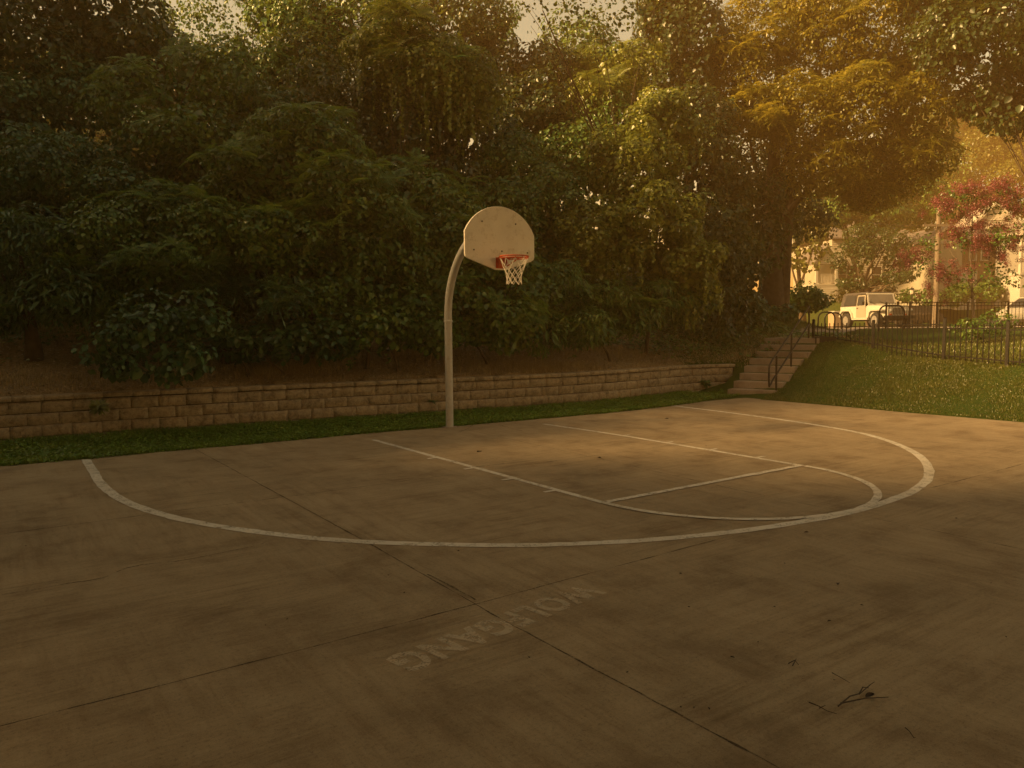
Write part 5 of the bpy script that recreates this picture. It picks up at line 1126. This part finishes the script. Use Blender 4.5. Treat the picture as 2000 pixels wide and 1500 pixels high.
def darkcar():
    p = at(1775, 600, 49.5); z = gz(p[0], p[1])+.02
    J = empty('parked_car', (p[0], p[1], z), -YAW+math.pi+.2, label='dark low car half hidden behind the lantern and the far fence', cat='car')
    secs = [(-2.1, .34, .80, .60, .86), (-1.5, .26, .93, .82, .96), (0, .26, .93, .86, .96), (1.4, .28, .84, .83, .86), (2.1, .36, .62, .62, .66)]; V = []; n = 8
    for x, z0, zs, hw, zt in secs: V += [(x, -hw*.9, z0), (x, -hw, z0+.15), (x, -hw, zs-.12), (x, -hw*.88, zt), (x, hw*.88, zt), (x, hw, zs-.12), (x, hw, z0+.15), (x, hw*.9, z0)]
    F = [(i*n+k, i*n+(k+1) % n, (i+1)*n+(k+1) % n, (i+1)*n+k) for i in range(len(secs)-1) for k in range(n)]+[tuple(range(n)), tuple(range((len(secs)-1)*n, len(secs)*n))[::-1]]
    MB().add(V, F).build('body', M['hardtop'], J, bevel=.03, smooth=True)
    gh = [(-1.7, .94), (-1.1, 1.34), (.1, 1.38), (1.0, .90)]; V = [(x, s*(.78 if zz < 1.1 else .60), zz) for s in (-1, 1) for x, zz in gh]
    MB().add(V, [tuple(range(4)), tuple(range(4, 8))[::-1]]+[(i, i+4, i+5, i+1) for i in range(3)]+[(0, 3, 7, 4)]).build('cabin_glass', M['glass'], J, bevel=.02)
    for x in (1.3, -1.3):
        for s in (-1, 1): MB().lathe([(.0, -.1), (.29, -.1), (.31, -.07), (.31, .07), (.29, .1), (0, .1)], 20, Matrix.Translation((x, s*.76, .31)) @ Matrix.Rotation(R(90), 4, 'X')).build('wheel', M['tyre'], J, smooth=True)
darkcar()
def urn():
    p = at(1786, 568, 57.5); z = at(1786, 572, 57.5)[2]-.0; zz = gz(p[0], p[1])
    B = MB().lathe([(.0, -1.5), (.30, -1.5), (.30, 0.0), (.36, .1), (.36, .55), (.25, .75), (.0, .82)], 18).build('round_tank', M['hardtop'], None, smooth=True); B.location = (p[0], p[1], z); tag(B, 'small round-topped grey tank against the pale house wall', 'tank')
urn()
# curb box by the fence end
p = at(1609, 684, 22.0); o = MB().box((-.30, -.12, -.4), (.30, .12, .10)).build('drain_box', M['blackiron'], None, bevel=.01); o.location = (p[0], p[1], gz(p[0], p[1])); o.rotation_euler = (0, 0, -.6); tag(o, 'dark low box in the grass at the stair end of the near fence', 'drain box')

# ------------------------------------------------------------------ things fallen on the court
def deadleaf(p, s, grp, label):
    d = rng.normal(size=3)*.1; k = 7; V = []; 
    for i in range(k):
        t = i/(k-1); w_ = .26*math.sin(math.pi*t)**.7*s; V += [(-w_, t*s, .006+.22*s*abs(math.sin(2.4*t))), (0, t*s, .004+.05*s), (w_, t*s, .006+.18*s*abs(math.sin(2*t)))]
    F = []
    for i in range(k-1): a = i*3; F += [(a, a+1, a+4, a+3), (a+1, a+2, a+5, a+4)]
    o = MB().add(V, F).build('fallen_leaf', M['deadleaf']); o.location = (p[0], p[1], .004); o.rotation_euler = (0, 0, random.random()*6.28); return tag(o, label, 'leaf', grp)
for (u, v, s, lab) in ((1636, 1141, .055, 'curled dark leaf alone on the right of the court below the arc'), (1616, 1217, .028, 'small crumpled leaf below the curled dark leaf on the right'), (1570, 1042, .04, 'dark leaf just under the three point line near the circle'),
                       (1298, 819, .08, 'dark leaf between the right lane line and the far arc'), (1166, 895, .06, 'dark leaf inside the painted lane near its middle'), (1435, 1288, .025, 'dark crumb of leaf near the bottom right of the court')):
    deadleaf(gp(u, v), s, None, lab)
for (u, v) in ((760, 1125), (788, 1161), (518, 1223), (563, 1211), (49, 1068), (893, 1078), (1381, 872), (1360, 876), (1534, 1103), (1326, 1122), (1510, 1187), (1687, 1185), (1715, 969), (1865, 1014), (1935, 1140), (1966, 1248), (1035, 1288), (1223, 1317), (1328, 1383), (1357, 1384), (1386, 1390), (1480, 1258), (1343, 1187), (1423, 781), (1130, 815), (945, 806), (1680, 969), (1620, 893), (1560, 880), (1240, 1000)):
    deadleaf(gp(u, v), random.uniform(.012, .022), 'crumbs of leaf scattered on the court', 'tiny dark crumb of dead leaf lying on the open concrete')
def twig(name, label, lines, r):
    p0 = gp(*lines[0][0]); root = MB()
    for ln in lines:
        P = [Vector(gp(*q))-Vector(p0)+Vector((0, 0, .012+.01*(i % 2))) for i, q in enumerate(ln)]; root.tube(P, [r*(1-.6*i/(len(P)-1)) for i in range(len(P))], 5)
    o = root.build(name, M['deadleaf']); o.location = p0; return tag(o, label, 'twig')
twig('twig', 'forked dry twig with one leaf near the bottom right corner', [((1637, 1384), (1660, 1368), (1680, 1359), (1700, 1345), (1708, 1336)), ((1642, 1378), (1690, 1372), (1735, 1366)), ((1678, 1360), (1685, 1350), (1697, 1348))], .004)
deadleaf(gp(1690, 1366), .06, None, 'dark leaf caught on the forked twig at the bottom right')
twig('twig', 'thin curved twig left of the forked twig', [((1580, 1376), (1600, 1388), (1615, 1393), (1634, 1403)), ((1600, 1388), (1612, 1386))], .003)
twig('twig', 'short thin twig above the forked twig', [((1625, 1318), (1640, 1330), (1660, 1338)), ((1628, 1332), (1632, 1336))], .0025)
twig('twig', 'broken scrap of twig above the thin curved twig', [((1540, 1300), (1552, 1297), (1560, 1303)), ((1548, 1304), (1555, 1294))], .0035)
twig('twig', 'thin twig at the far bottom right of the court', [((1768, 1426), (1776, 1437), (1785, 1446), (1788, 1450))], .0025)
twig('twig', 'short stick lying across the lane left of the pole shadowless concrete'.replace(' shadowless', ''), [((932, 883), (941, 884))], .012)
# ------------------------------------------------------------------ amber haze volume, added for its glow
def haze():
    m = bpy.data.materials.new('haze_air'); m.use_nodes = True; n = m.node_tree; n.nodes.clear()
    out = n.nodes.new('ShaderNodeOutputMaterial'); v = n.nodes.new('ShaderNodeVolumePrincipled')
    v.inputs['Color'].default_value = (.92, .55, .20, 1); v.inputs['Density'].default_value = HAZE; v.inputs['Anisotropy'].default_value = .1
    n.links.new(v.outputs[0], out.inputs['Volume'])
    o = MB().box((-700, -700, -2), (700, 700, 24)).build('haze', m); tag(o, kind='stuff')
HAZE = .0050
haze()
#@@END
